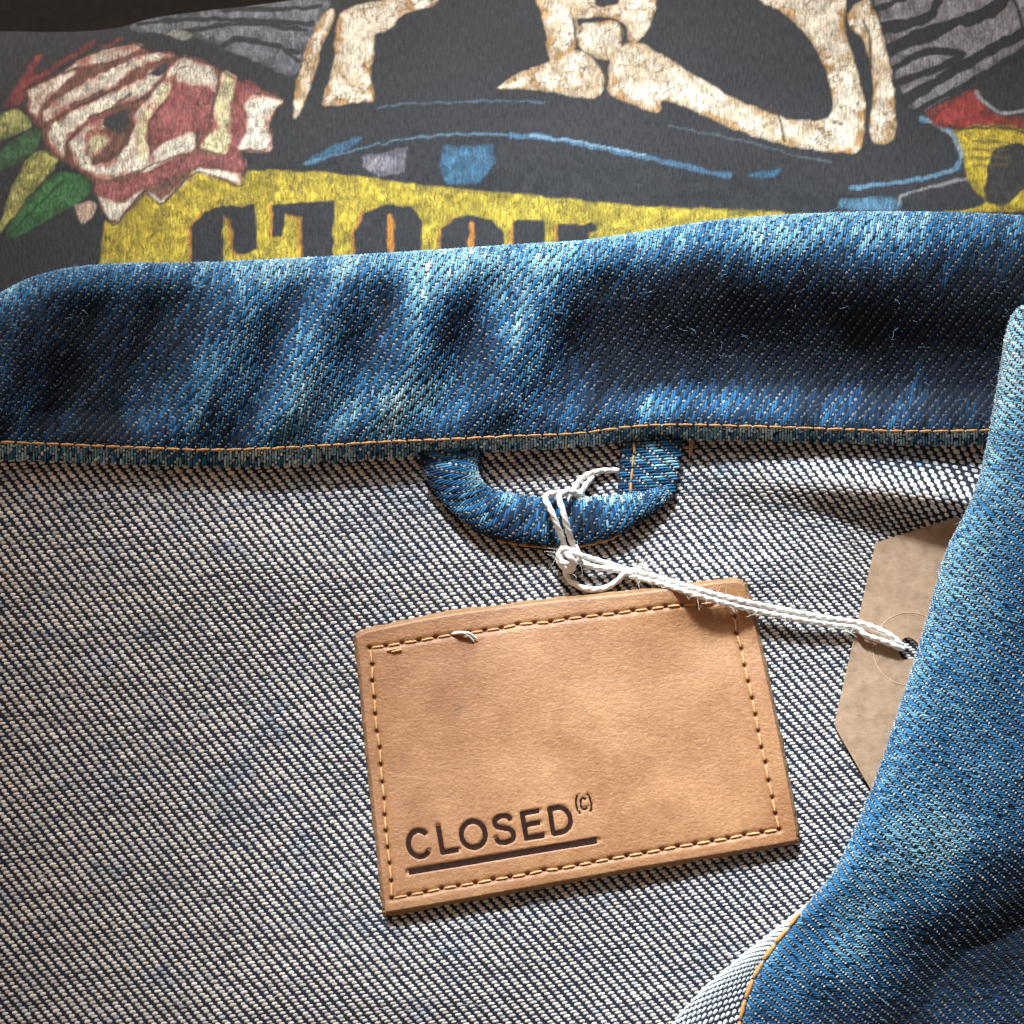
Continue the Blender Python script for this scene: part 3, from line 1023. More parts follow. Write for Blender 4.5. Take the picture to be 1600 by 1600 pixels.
def collar_fade_shade(a, b):  # wear fading, with highlights and shade painted into the same tone
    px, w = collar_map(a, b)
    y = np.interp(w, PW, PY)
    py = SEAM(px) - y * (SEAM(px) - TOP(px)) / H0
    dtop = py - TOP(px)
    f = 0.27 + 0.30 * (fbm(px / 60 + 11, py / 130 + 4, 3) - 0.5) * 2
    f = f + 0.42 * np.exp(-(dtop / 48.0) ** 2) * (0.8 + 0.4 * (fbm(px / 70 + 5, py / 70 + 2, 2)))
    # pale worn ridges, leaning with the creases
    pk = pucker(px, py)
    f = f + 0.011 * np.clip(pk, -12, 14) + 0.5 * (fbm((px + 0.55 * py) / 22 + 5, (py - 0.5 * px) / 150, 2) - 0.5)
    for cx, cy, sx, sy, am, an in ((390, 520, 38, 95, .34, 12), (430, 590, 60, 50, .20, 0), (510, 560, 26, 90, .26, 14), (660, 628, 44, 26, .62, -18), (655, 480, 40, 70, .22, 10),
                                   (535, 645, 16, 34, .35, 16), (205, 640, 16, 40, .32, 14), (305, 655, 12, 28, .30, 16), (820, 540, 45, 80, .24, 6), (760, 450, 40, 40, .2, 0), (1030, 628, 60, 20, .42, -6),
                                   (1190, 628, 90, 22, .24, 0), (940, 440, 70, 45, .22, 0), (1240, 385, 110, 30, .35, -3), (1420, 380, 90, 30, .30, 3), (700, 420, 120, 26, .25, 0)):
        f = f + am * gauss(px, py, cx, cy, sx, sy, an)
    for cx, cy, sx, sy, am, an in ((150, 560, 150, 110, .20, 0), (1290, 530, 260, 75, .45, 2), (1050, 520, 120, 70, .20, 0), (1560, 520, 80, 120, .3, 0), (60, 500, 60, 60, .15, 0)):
        f = f - 1.15 * am * gauss(px, py, cx, cy, sx, sy, an)  # shade of the hollow and beside the lapel, painted as darker yarn
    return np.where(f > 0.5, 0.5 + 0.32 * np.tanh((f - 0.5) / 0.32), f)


def collar_keep(a, b):
    px, w = collar_map(a, b)
    return (px > -150) & (px < 1760) & (w > 3) & (w < W_CREST + 60)


face_weave('warp_threads', collar_w, (-260, 1790), (0, W_CREST + 70), collar_fade_shade, collar_keep, col_obj, 1, wa=3.9, wb=5.3, var=0.7)

# ---- rolled seam edge under the collar
BW = curve_fn([(-300, 22), (0, 22), (300, 21), (500, 20), (650, 18), (800, 16), (950, 15), (1100, 17), (1300, 17), (1550, 17), (1850, 17)])


def tape(px, v):
    """v 0..1 from the stitch line down over the rolled edge"""
    px, v = np.broadcast_arrays(np.asarray(px, float), np.asarray(v, float))
    y = SEAM(px) - 6 + (BW(px) + 6) * (1 - np.cos(np.clip(v, 0, 1.4) * np.pi / 2 * 1.15)) / (1 - math.cos(np.pi / 2 * 1.15)) 
    e = 10 + 32 * np.cos(np.clip(v, 0, 1.4) * np.pi / 2 * 1.15) ** 1 + 3
    e = np.maximum(e, body_e(px, y) - 4)
    return Q(px, y, e)


VG, TX = np.meshgrid(np.linspace(0, 1.25, 12), np.arange(-190, 1800, 8.0), indexing='ij')
tape_obj = sheet('collar_seam_edge', tape(TX, VG), M_BASE, jacket, True)


def tape_w(a, b):
    return tape(a, b / 26.0)


def tape_fade(a, b):
    return 0.80 + 0.5 * (fbm(a / 40, b / 30 + 77, 3) - 0.5) * 2 - 0.15 * sstep(350, 0, a) + 0 * b


face_weave('warp_threads', tape_w, (-150, 1760), (0, 34), tape_fade, lambda a, b: (b > 1) & (b < 30), tape_obj, -1, mir=-1, wa=4.4, wb=3.6, white=1.2, hgt=2.0)


# ---- stitches
def capsule_mesh(name, mat, nu=9, nv=8):
    t = np.linspace(0, np.pi, nu)
    p = np.linspace(0, 2 * np.pi, nv, endpoint=False)
    T, Pm = np.meshgrid(t, p, indexing='ij')
    x = -np.cos(T) * 0.5
    r = np.sin(T) ** 0.55 * 0.5
    # slack twist of two plies
    r = r * (1 + 0.16 * np.cos(2 * (Pm - x * 7)))
    v = np.stack([x, r * np.cos(Pm), r * np.sin(Pm) * 0.9], -1).reshape(-1, 3)
    idx = np.arange(nu * nv).reshape(nu, nv)
    f = np.stack([idx[:-1], np.roll(idx[:-1], -1, 1), np.roll(idx[1:], -1, 1), idx[1:]], -1).reshape(-1, 4)
    me = bpy.data.meshes.new(name)
    me.from_pydata(v.tolist(), [], f.tolist())
    me.polygons.foreach_set('use_smooth', np.ones(len(f), bool))
    me.materials.append(mat)
    return me


STITCH_O = capsule_mesh('stitch', M_STITCH)
STITCH_T = capsule_mesh('stitch_tan', M_STITCH2)


def place_stitch(me, p0, p1, up, width, parent, name='stitch', dip=0.0):
    x = p1 - p0
    L = np.linalg.norm(x)
    x = x / L
    z = up - x * np.dot(up, x)
    z /= np.linalg.norm(z)
    y = np.cross(z, x)
    c = (p0 + p1) / 2
    w = width * random.uniform(0.88, 1.12)
    M = Matrix(((x[0] * L * S, y[0] * w * S, z[0] * w * S, c[0] * S), (x[1] * L * S, y[1] * w * S, z[1] * w * S, c[1] * S),
                (x[2] * L * S, y[2] * w * S, z[2] * w * S, c[2] * S), (0, 0, 0, 1)))
    o = bpy.data.objects.new(name, me)
    COL.objects.link(o)
    o.matrix_basis = M
    attach(o, parent)
    return o


def stitch_run(P, up, me, width, parent, gap=0.12):
    """P (n,3) hole positions"""
    for k in range(len(P) - 1):
        d = P[k + 1] - P[k]
        j = np.array([random.gauss(0, .5), random.gauss(0, .5), 0])
        place_stitch(me, P[k] + d * gap * 0.5 + j, P[k + 1] - d * gap * 0.5 - j, up, width, parent)


UPV = np.array([0, -0.2, 1.0])
xs = np.arange(-140, 1640, 23.5) + RNG.normal(0, 1.2, len(np.arange(-140, 1640, 23.5)))
P = tape(xs, 0.12) + np.array([0, 0.0, 2.0])
stitch_run(P, UPV, STITCH_O, 4.5, tape_obj, 0.10)

# ---- lapel folded over from the right
LAPE = even(LAP + np.array([5.0, 0.0]), 6.0)
nl = len(LAPE)
_lt = np.linspace(0, 1, nl)


def lap_profile(s, t):
    """s row index (float), t arc length: <0 wraps under the fold"""
    s, t = np.broadcast_arrays(np.asarray(s, float), np.asarray(t, float))
    idx = np.arange(nl)
    ex = np.interp(s, idx, LAPE[:, 0])
    ey = np.interp(s, idx, LAPE[:, 1])
    R = np.interp(ey, [460, 600, 1000, 1300, 1450, 1700], [42, 46, 44, 36, 20, 16])
    top = np.interp(ey, [450, 480, 540, 800, 1000, 1300, 1450, 1700], [52, 88, 112, 112, 100, 84, 62, 56])
    ph = np.clip(np.pi / 2 * (1 - t / (R * np.pi / 2)), -0, np.pi * 0.92)      # 90deg at the outline, 0 facing us
    flat = np.maximum(t - R * np.pi / 2, 0)
    x = R - R * np.sin(ph) + flat
    e = top - R + R * np.cos(ph)
    under = np.maximum(-t - R * 1.3, 0)
    k = np.interp(ey, [480, 800, 1150, 1400, 1700], [0.00010, 0.00022, 0.00050, 0.00085, 0.0008])
    D = np.interp(ey, [480, 800, 1150, 1400, 1700], [20, 40, 72, 74, 66])
    Lw = np.interp(ey, [480, 800, 1150, 1400, 1700], [400, 360, 320, 290, 280])
    e = e - D * (1 - np.exp(-(flat / Lw) ** 2))
    n = sstep(10, 120, flat)
    e = e + n * (10 * (fbm(flat / 120 + 1, ey / 150 + 3, 2) - 0.5) * 2)
    e = np.maximum(e, top - 2 * R - 2)
    e = np.maximum(e, -8 + 0 * e)
    slope = np.interp(ey, [450, 520, 700, 1200, 1500], [0.02, 0.06, 0.10, 0.16, 0.10])
    return ex + x, ey + x * slope, e


def lapel(s, t):
    return Q(*lap_profile(s, t))


tg = np.concatenate([np.linspace(-60, 90, 40), np.linspace(98, 640, 60)])
TG, SG = np.meshgrid(tg, np.arange(0, nl, 1.0), indexing='ij')
LP = lapel(SG, TG)
lap_obj = sheet('lapel', LP, M_BASE, jacket, True)


def lap_map(a, b):
    """a across warp (runs down the edge), b along warp (runs right)"""
    s = a / 6.0 + 0.06 * b / 6.0 + 1.6 * (fbm(a / 60, b / 90 + 31, 2) - 0.5)
    return s, b


def lap_w(a, b):
    s, t = lap_map(a, b)
    return lapel(s, t)


def lap_fade_shade(a, b):  # faded yarn, with the lit edge and shaded corner painted in
    s, t = lap_map(a, b)
    px, py, e = lap_profile(s, t)
    f = 0.58 + 0.05 * sstep(1100, 600, py) + 0.20 * (fbm(px / 80 + 21, py / 100 + 4, 3) - 0.5) * 2
    f = f + 0.12 * np.exp(-((t - 20) / 60) ** 2) * sstep(1300, 900, py)
    f = f + 0.18 * gauss(px, py, 1590, 560, 40, 90, 0)
    f = f - 0.40 * sstep(0, 200, (px - 1430) * 0.55 + (py - 1320) * 0.85) - 0.10 * sstep(60, 260, t)  # shade at the lower right painted in as darker yarn
    f = f + 0.25 * gauss(px, py, 1330, 1500, 60, 40, -40) + 0.2 * gauss(px, py, 1480, 1330, 40, 60, -30)
    f = f - 0.10 * gauss(px, py, 1240, 1460, 40, 40)
    return f


def lap_keep(a, b):
    s, t = lap_map(a, b)
    px, py, e = lap_profile(np.clip(s, 0, nl - 1), t)
    return (s > 1) & (s < nl - 2) & (t > -28) & (px < 1730) & (py < 1730)


face_weave('warp_threads', lap_w, (-60, nl * 6), (-40, 640), lap_fade_shade, lap_keep, lap_obj, 1, wa=3.2, wb=5.3, white=0.72, var=0.5, hgt=1.4)

# ---- pale turned edge of the front facing at the bottom
FO = catmull([(1262, 1412), (1225, 1442), (1188, 1471), (1140, 1510), (1092, 1553), (1052, 1600), (1015, 1660), (990, 1740)], 200)
FI = catmull([(1250, 1436), (1222, 1470), (1204, 1496), (1190, 1520), (1176, 1556), (1163, 1600), (1153, 1660), (1148, 1740)], 200)


def facing(s, t):
    s, t = np.broadcast_arrays(np.asarray(s, float), np.asarray(t, float))
    i = np.arange(200)
    o = np.stack([np.interp(s, i, FO[:, 0]), np.interp(s, i, FO[:, 1])], -1)
    q = np.stack([np.interp(s, i, FI[:, 0]), np.interp(s, i, FI[:, 1])], -1)
    th = np.clip(t, -0.4, 1.2) * np.pi / 2
    f = np.where(t < 0.0, -t * 0.1, 1 - np.cos(th))
    f = 0.5 * f + 0.5 * np.clip(t, 0, 1.2)
    p = o * (1 - f[..., None]) + q * f[..., None]
    w = np.interp(s, [0, 60, 199], [14, 30, 40])
    e = body_e(p[..., 0], p[..., 1]) + 3 + w * np.sin(np.clip(th, -0.6, np.pi / 2)) ** 0.9 if False else body_e(p[..., 0], p[..., 1]) + 2 + w * np.sin(np.clip(th, -0.5, np.pi / 2))
    return Q(p[..., 0], p[..., 1], e)


TF, SF = np.meshgrid(np.linspace(-0.3, 1.15, 24), np.arange(0, 200, 3.0), indexing='ij')
fac_obj = sheet('front_facing', facing(SF, TF), M_BASE, jacket, True)
# its yarns run along the edge
I, J = [q.ravel() for q in np.meshgrid(np.arange(0, 110), np.arange(0, 18), indexing='ij')]
m = (I + J) % 4 == 0
I, J = I[m], J[m]
N = len(I)
c = WEFT0[None] * np.array([0.98, 1.12, 1.22]) * RNG.normal(1.0, 0.14, N)[:, None]


def facing_w(a, b):
    return facing(a / 2.0, b / 90.0)


a = I * 3.8
b = J * 5.6 - 8 + RNG.normal(0, .3, len(I))
N = len(a)
threads('weft_threads', facing_w, a, b, np.full(N, 6.0), np.full(N, 2.4), np.full(N, 2.6), c, M_THREAD, fac_obj, 1, 5, 4, 'a')
Pst = even(np.array([lapel(float(k), 7.0) for k in np.linspace(nl * 0.755, nl - 2, 120)]), 27.0)
stitch_run(Pst + np.array([-3.0, 0, 4.0]), UPV + np.array([-0.4, 0, 0]), STITCH_O, 7.0, fac_obj, 0.06)

# ---- hanger loop
loop = None
LU = catmull([(750, 700), (748, 738), (766, 762), (812, 773), (868, 778), (930, 776), (990, 770), (1052, 752)], 300)
LL = catmull([(650, 700), (674, 762), (714, 806), (766, 838), (830, 851), (890, 853), (950, 841), (1006, 812), (1056, 774)], 300)


def loop_tube(s, v):
    """s 0..299, v 0..1 from the inner edge over the bulge to the outer edge; beyond wraps under"""
    s, v = np.broadcast_arrays(np.asarray(s, float), np.asarray(v, float))
    i = np.arange(300)
    u = np.stack([np.interp(s, i, LU[:, 0]), np.interp(s, i, LU[:, 1])], -1)
    l = np.stack([np.interp(s, i, LL[:, 0]), np.interp(s, i, LL[:, 1])], -1)
    th = v * np.pi
    f = 0.5 - 0.5 * np.cos(th)
    p = u * (1 - f[..., None]) + l * f[..., None]
    w = np.interp(s, [0, 25, 60, 120, 250, 285, 299], [5, 11, 13, 16, 15, 10, 4])
    base = body_e(p[..., 0], p[..., 1]) + np.interp(s, [0, 40, 150, 260, 299], [6, 12, 12, 12, 8])
    tw = 5 * np.sin((s / 24.0 + v * 2.4)) * sstep(120, 20, s)
    wr = 7 * (fbm(s / 17.0 + 3 * v, v * 2.2 + 4, 2) - 0.5) * 2 * np.sin(th).clip(0, 1)
    sg = np.sign(np.sin(th)) * np.abs(np.sin(th)) ** 0.7
    e = base + wr * 0.4 + w * sg + tw * np.sin(th).clip(0, 1)
    return Q(p[..., 0], p[..., 1], e)


VG, SG = np.meshgrid(np.linspace(0, 2, 40), np.linspace(0, 299, 90), indexing='ij')
loop = sheet('hanger_loop', loop_tube(SG, VG), M_BASE, jacket, False)


def loop_w(a, b):
    return loop_tube(a / 1.55, b / 100.0 + 0.0)


def loop_tone(a, b):
    v = b / 100.0
    f = 0.28 + 0.5 * (fbm(a / 45 + 60, b / 60 + 1, 3) - 0.5) * 2
    return f + 0.40 * np.exp(-((v - 0.12) / 0.22) ** 2) + 0.22 * gauss(a, b, 60, 30, 30, 20) - 0.16 * sstep(0.6, 1, v)  # paler along the inner edge, darker towards the outer edge


def loop_map_w(a, b):
    return loop_w(a, b)


face_weave('warp_threads', loop_map_w, (0, 530), (-8, 112), loop_tone,
           lambda a, b: (a > 2) & (a < 458) & (b > -6) & (b < 108), loop, -1, mir=-1, wa=4.0, wb=5.6)
# stitched lower edge: a flat turned lip under the tube
lo = even(np.array([loop_tube(float(s), 1.0) for s in np.linspace(118, 236, 80)]), 17.0)
stitch_run(lo + np.array([0, -3.0, 1.5]), UPV, STITCH_O, 4.4, loop, 0.1)
lipS, lipV = np.meshgrid(np.linspace(85, 250, 50), np.linspace(0, 1, 6), indexing='ij')


def lip(s, v):
    i = np.arange(300)
    l = np.stack([np.interp(s, i, LL[:, 0]), np.interp(s, i, LL[:, 1])], -1)
    wd = 11 * np.sin(np.clip((s - 80) / 175, 0, 1) * np.pi) ** 0.6
    return Q(l[..., 0], l[..., 1] + v * wd - 4, body_e(l[..., 0], l[..., 1]) + 12 - 6 * v)


lip_o = sheet('loop_edge', lip(lipS, lipV), M_BASE, jacket, True)
lip_o['kind'] = 'part'
del lip_o['kind']


# right leg: flat strip going up under the seam
def leg(u, v, quad, e0, bul):
    u, v = np.broadcast_arrays(np.asarray(u, float), np.asarray(v, float))
    q = np.array(quad, float)
    u = np.clip(u, 0, 1) + 0.01 * (u - np.clip(u, 0, 1))
    p = (q[0] * ((1 - u) * (1 - v))[..., None] + q[1] * (u * (1 - v))[..., None] + q[2] * (u * v)[..., None] + q[3] * ((1 - u) * v)[..., None])
    e = body_e(p[..., 0], p[..., 1]) + e0 + bul * np.sin(np.clip(u, 0, 1) * np.pi) ** 0.5
    # crease where the binding is folded
    e = e - 3.5 * np.exp(-((u - 0.22) / 0.05) ** 2)
    return Q(p[..., 0], p[..., 1], e)


RQ = [(970, 690), (1068, 684), (1054, 778), (964, 782)]
LQ = [(722, 706), (752, 704), (756, 770), (728, 770)]
for nmq, quad, e0, bl, wd, ht in (('loop_end', RQ, 10, 9, 98, 90), ('loop_end', LQ, 6, 6, 30, 66)):
    U, V = np.meshgrid(np.linspace(0, 1, 26), np.linspace(0, 1, 16), indexing='ij')
    lg = sheet(nmq, leg(U, V, quad, e0, bl), M_BASE, jacket, False)

    def leg_w(a, b, quad=quad, e0=e0, bl=bl, wd=wd, ht=ht):
        # a down the strip, b across
        return leg(b / wd, a / ht, quad, e0, bl)

    def leg_keep(a, b, wd=wd, ht=ht):
        return (a > 1) & (a < ht - 1) & (b > 1) & (b < wd - 1)

    face_weave('warp_threads', leg_w, (0, ht), (-10, wd + 10), lambda a, b, wd=wd: 0.45 + 0.3 * (fbm(a / 20 + 9, b / 30, 2) - 0.5) * 2 + 0.18 * gauss(a, b, 40, wd * 0.6, 25, 22) - (0.2 if wd < 50 else 0),
               leg_keep, lg, 1, wa=4.4, wb=6.0)
    uu = 0.22 if wd > 50 else 0.45
    Pk = np.array([leg(uu, v, quad, e0, bl) for v in np.linspace(0.02, 0.92, 5 if wd > 50 else 4)])
    stitch_run(Pk + np.array([0, 0, 2.5]), UPV, STITCH_O, 4.6, lg, 0.1)
# bar tack beside it
for k in range(5):
    p0 = body(1077 + 1.6 * k, 690 + (k % 2)) + np.array([0, 0, 6.0])
    p1 = body(1077 + 1.2 * k + random.uniform(-3, 3), 718 - 3.0 * k) + np.array([0, 0, 6.0])
    place_stitch(STITCH_O, p0, p1, UPV + np.array([0.3 * k - 0.6, 0, 0]), 2.6, tape_obj, 'bar_tack')

# ---- leather label
ET = catmull([(557, 996), (566, 989), (590, 982), (700, 960), (850, 940), (1000, 925), (1110, 911), (1150, 908), (1163, 914)], 300)
EB = catmull([(603, 1424), (612, 1425), (700, 1410), (800, 1392), (1000, 1356), (1150, 1331), (1236, 1316), (1245, 1311)], 300)
EL = catmull([(557, 996), (561, 1030), (566, 1080), (576, 1185), (589, 1300), (599, 1395), (603, 1424)], 300)
ER = catmull([(1163, 914), (1172, 945), (1187, 1010), (1210, 1118), (1230, 1218), (1243, 1290), (1245, 1311)], 300)


def coons(u, v):
    u, v = np.broadcast_arrays(np.asarray(u, float), np.asarray(v, float))
    i = np.linspace(0, 1, 300)
    g = lambda c, t: np.stack([np.interp(t, i, c[:, 0]), np.interp(t, i, c[:, 1])], -1)
    U, V = u[..., None], v[..., None]
    t, b, l, r = g(ET, u), g(EB, u), g(EL, v), g(ER, v)
    bl = ET[0] * (1 - U) * (1 - V) + ET[-1] * U * (1 - V) + EB[0] * (1 - U) * V + EB[-1] * U * V
    return (1 - V) * t + V * b + (1 - U) * l + U * r - bl


# lettering frame
OX, OY = 600.0, 1200.0
ca, sa = math.cos(math.radians(9.6)), math.sin(math.radians(9.6))


def T(x, y):
    """text frame (zoomed units along the line, and down) -> picture"""
    x, y = np.asarray(x, float) / 4.444, np.asarray(y, float) / 4.444
    return np.stack([OX + x * ca + y * sa, OY - x * sa + y * ca], -1)


def arc(cx, cy, rx, ry, a0, a1, n=40):
    t = np.radians(np.linspace(a0, a1, n))
    return np.stack([cx + rx * np.cos(t), cy + ry * np.sin(t)], -1)


W2 = 15.0
top, base = 457 + W2, 660 - W2
mid, ry = (top + base) / 2, (base - top) / 2 + 4
STROKES = []      # (name, points in text frame, width, closed)
STROKES.append(('letter_c', arc(155, mid, 76, ry, -42, -318, 50), 30, False))
STROKES.append(('letter_l', np.array([(304, 457), (304, base), (416, base)], float), 30, False))
STROKES.append(('letter_o', arc(535, mid, 83, ry, 0, 360, 60)[:-1], 30, True))
sp = catmull([(806, 500), (792, 474), (752, 467), (708, 478), (694, 508), (712, 536), (755, 552), (796, 570), (811, 604), (794, 638), (750, 650), (704, 640), (688, 608)], 60)
STROKES.append(('letter_s', sp, 29, False))
STROKES.append(('letter_e', np.array([(1012, top), (893, top), (893, base), (1020, base)], float), 30, False))
STROKES.append(('letter_e', np.array([(909, mid - 4), (1005, mid - 4)], float), 28, False))
dd = np.vstack([[(1085, top)], [(1140, top)], arc(1140, mid, 77, (base - top) / 2, -85, 85, 30), [(1140, base)], [(1085, base)]])
STROKES.append(('letter_d', dd, 30, True))
STROKES.append(('bracket', arc(1325, 475, 52, 78, 232, 128, 20), 12, False))
STROKES.append(('small_letter_c', arc(1327, 475, 24, 38, -45, -315, 30), 12, False))
STROKES.append(('bracket', arc(1328, 475, 52, 78, -52, 52, 20), 12, False))
STROKES.append(('underline_bar', np.array([(48, 741), (1373, 741)], float), 38, False))


def dens(pts, closed, step=6.0):
    p = np.vstack([pts, pts[:1]]) if closed else pts
    out = [p[0]]
    for q0, q1 in zip(p[:-1], p[1:]):
        n = max(1, int(np.linalg.norm(q1 - q0) / step))
        for k in range(1, n + 1):
            out.append(q0 + (q1 - q0) * k / n)
    return np.array(out[:-1] if closed else out)


def patch_e(px, py):
    e = body_e(px, py) + 15
    # stiff leather does not follow every dip; slight curl at left, sag right of the middle
    e = e + 5 * gauss(px, py, 640, 1050, 80, 160) * 0 + 4 * (fbm(px / 130 + 4, py / 120 + 2, 2) - 0.5)
    e = e - 9 * gauss(px, py, 1120, 985, 60, 34, 25) + 6 * gauss(px, py, 900, 1110, 200, 110)
    return e


STIT = [(578, 1013), (1143, 938), (1217, 1296), (613, 1403)]
holes = []
for k in range(4):
    a, b = np.array(STIT[k], float), np.array(STIT[(k + 1) % 4], float)
    nn = int(round(np.linalg.norm(b - a) / 26.5))
    for t in range(nn):
        p = a + (b - a) * t / nn
        if k == 0:
            p = p + np.array([0, -5 * math.sin(math.pi * t / nn)])
        holes.append(p + RNG.normal(0, 0.8, 2))
holes = np.array(holes)
nu, nv = 400, 270
U, V = np.meshgrid(np.linspace(0, 1, nu), np.linspace(0, 1, nv), indexing='ij')
pp = coons(U, V)
ppx, ppy = pp[..., 0], pp[..., 1]
E = patch_e(ppx, ppy)
dent = np.zeros_like(E)
txt = (ppx > 610) & (ppx < 950) & (ppy > 1225) & (ppy < 1385)
tx, ty = ppx[txt], ppy[txt]
dt = np.full(tx.shape, 0.0)
for nme, pts, w, cl in STROKES:
    q = T(*dens(pts, cl, 14).T)
    if cl:
        q = np.vstack([q, q[:1]])
    d = line_dist(tx, ty, q)
    hw = w / 4.444 / 2
    dt = np.maximum(dt, sstep(hw + 1.5, hw - 0.3, d))
dent[txt] += 2.2 * dt
hd = np.full(E.shape, 1e9)
hl = np.vstack([holes, holes[:1]])
sd = line_dist(ppx, ppy, hl)
near = sd < 14
for h in holes:
    hd[near] = np.minimum(hd[near], np.hypot(ppx[near] - h[0], ppy[near] - h[1]))
dent += 1.8 * np.exp(-(sd / 5.0) ** 2) + 5.0 * np.exp(-(hd / 3.0) ** 2)
edge = np.minimum.reduce([U * 620, (1 - U) * 620, V * 415, (1 - V) * 415])
E2 = E - dent - 4 * np.exp(-edge / 1.8)
tint = np.ones(E.shape + (3,))
# rim beyond the seam is paler/greyer, one handling stain
rim = sstep(22, 12, edge)
tint = tint * mixc((1, 1, 1), (0.92, 0.95, 1.0), rim)
smudge = gauss(ppx, ppy, 716, 1104, 7, 12, 30) * (fbm(ppx / 5, ppy / 5, 2) > 0.45)
tint = tint * mixc((1, 1, 1), (0.55, 0.55, 0.6), smudge * 0.8)
pale = gauss(ppx, ppy, 860, 1130, 170, 110) * 0.5 + gauss(ppx, ppy, 1050, 1240, 190, 60, -8) * 0.6  # light on the middle and lower right, painted into the tint
tint = 0.76 * tint * mixc((0.93, 0.91, 0.88), (1.10, 1.13, 1.18), np.clip(pale, 0, 1))
hole_m = np.exp(-(hd / 2.6) ** 2)
tint = tint * mixc((1, 1, 1), (0.45, 0.37, 0.32), hole_m)
patch = sheet('leather_label', Q(ppx, ppy, E2), M_LEATHER, jacket, True, tint.reshape(-1, 3))
# raw cut edge
per = np.vstack([pp[:, 0], pp[-1, 1:], pp[-2::-1, -1], pp[0, -2:0:-1]])
per = np.vstack([per, per[:1]])
pe = np.concatenate([E2[:, 0], E2[-1, 1:], E2[-2::-1, -1], E2[0, -2:0:-1]])
pe = np.concatenate([pe, pe[:1]])
cen = per.mean(0)
nrm = np.stack([np.gradient(per[:, 1]), -np.gradient(per[:, 0])], -1)
nrm /= np.linalg.norm(nrm, axis=1, keepdims=True) + 1e-9
ii_ = np.arange(len(per))
rg = fbm(ii_ / 5.0, ii_ * 0 + 3, 3)
lev = []
for k, (o, f) in enumerate(((0, 0), (1.6, 0.12), (3.4, 0.4), (4.4, 0.75), (4.2, 1.05))):
    oo = (o * (0.4 + 1.3 * fbm(ii_ / 9.0, ii_ * 0 + 3 + 0.6 * k, 3)))[:, None] * nrm
    be = body_e(per[:, 0], per[:, 1]) - 1
    lev.append(Q(per[:, 0] + oo[:, 0], per[:, 1] + oo[:, 1], pe + (be - pe) * f + (0.15 if k == 0 else 0)))
mesh_np('cut_edge', np.array(lev), grid_faces(5, len(per), True), M_EDGE, patch)
# burnt letters lying in the pressed grooves
for nme, pts, w, cl in STROKES:
    q = T(*dens(pts, cl, 7).T)
    n = len(q)
    if cl:
        tn = np.roll(q, -1, 0) - np.roll(q, 1, 0)
    else:
        tn = np.gradient(q, axis=0)
    sharp = None
    nr_ = np.stack([-tn[:, 1], tn[:, 0]], -1)
    nr_ /= np.linalg.norm(nr_, axis=1, keepdims=True)
    # mitre at corners
    if not cl:
        seg = q[1:] - q[:-1]
    else:
        seg = np.roll(q, -1, 0) - q
    sl = seg / np.linalg.norm(seg, axis=1, keepdims=True)
    prev = np.roll(sl, 1, 0) if cl else np.vstack([sl[:1], sl])
    nxt = sl if cl else np.vstack([sl, sl[-1:]])
    cosh = np.clip(np.einsum('ij,ij->i', prev, nxt), -1, 1)
    mit = 1 / np.sqrt(np.clip((1 + cosh) / 2, 0.4, 1))
    hw = w / 4.444 / 2 + 0.5
    offs = np.linspace(-1, 1, 5)
    rows = []
    for o in offs:
        p = q + nr_ * (o * hw * mit)[:, None]
        wob = (fbm(p[:, 0] / 3, p[:, 1] / 3, 2) - 0.5) * 1.0
        p = p + nr_ * (wob * abs(o))[:, None]
        ee = patch_e(p[:, 0], p[:, 1]) - 1.1 + (0.4 if abs(o) > 0.9 else 0) + 0.5 * (fbm(p[:, 0] / 2, p[:, 1] / 2, 2) - 0.5)
        rows.append(Q(p[:, 0], p[:, 1], ee))
    R_ = np.array(rows)
    if cl:
        R_ = np.concatenate([R_, R_[:, :1]], 1)
    nm_ = nme if not nme.startswith('letter_') else 'letter'
    if nme == 'small_letter_c':
        nm_ = 'small_letter'
    mesh_np(nm_, R_, grid_faces(5, R_.shape[1]), M_BURN, patch)
# stitches of the label
for k in range(len(holes)):
    a, b = holes[k], holes[(k + 1) % len(holes)]
    d = b - a
    a2, b2 = a + d * 0.14, b - d * 0.14
    pA = Q(a2[0], a2[1], patch_e(a2[0], a2[1]) - 0.9)
    pB = Q(b2[0], b2[1], patch_e(b2[0], b2[1]) - 0.9)
    place_stitch(STITCH_T, pA, pB, UPV, 3.5, patch)
for dx, dy in ((0, 0), (7, 2)):
    p0 = np.array([604.0 + dx, 1017.0 + dy])
    p1 = p0 + np.array([17, -4])
    place_stitch(STITCH_T, Q(*p0, patch_e(*p0) + 1), Q(*p1, patch_e(*p1) + 1.5), UPV, 4.0, patch)


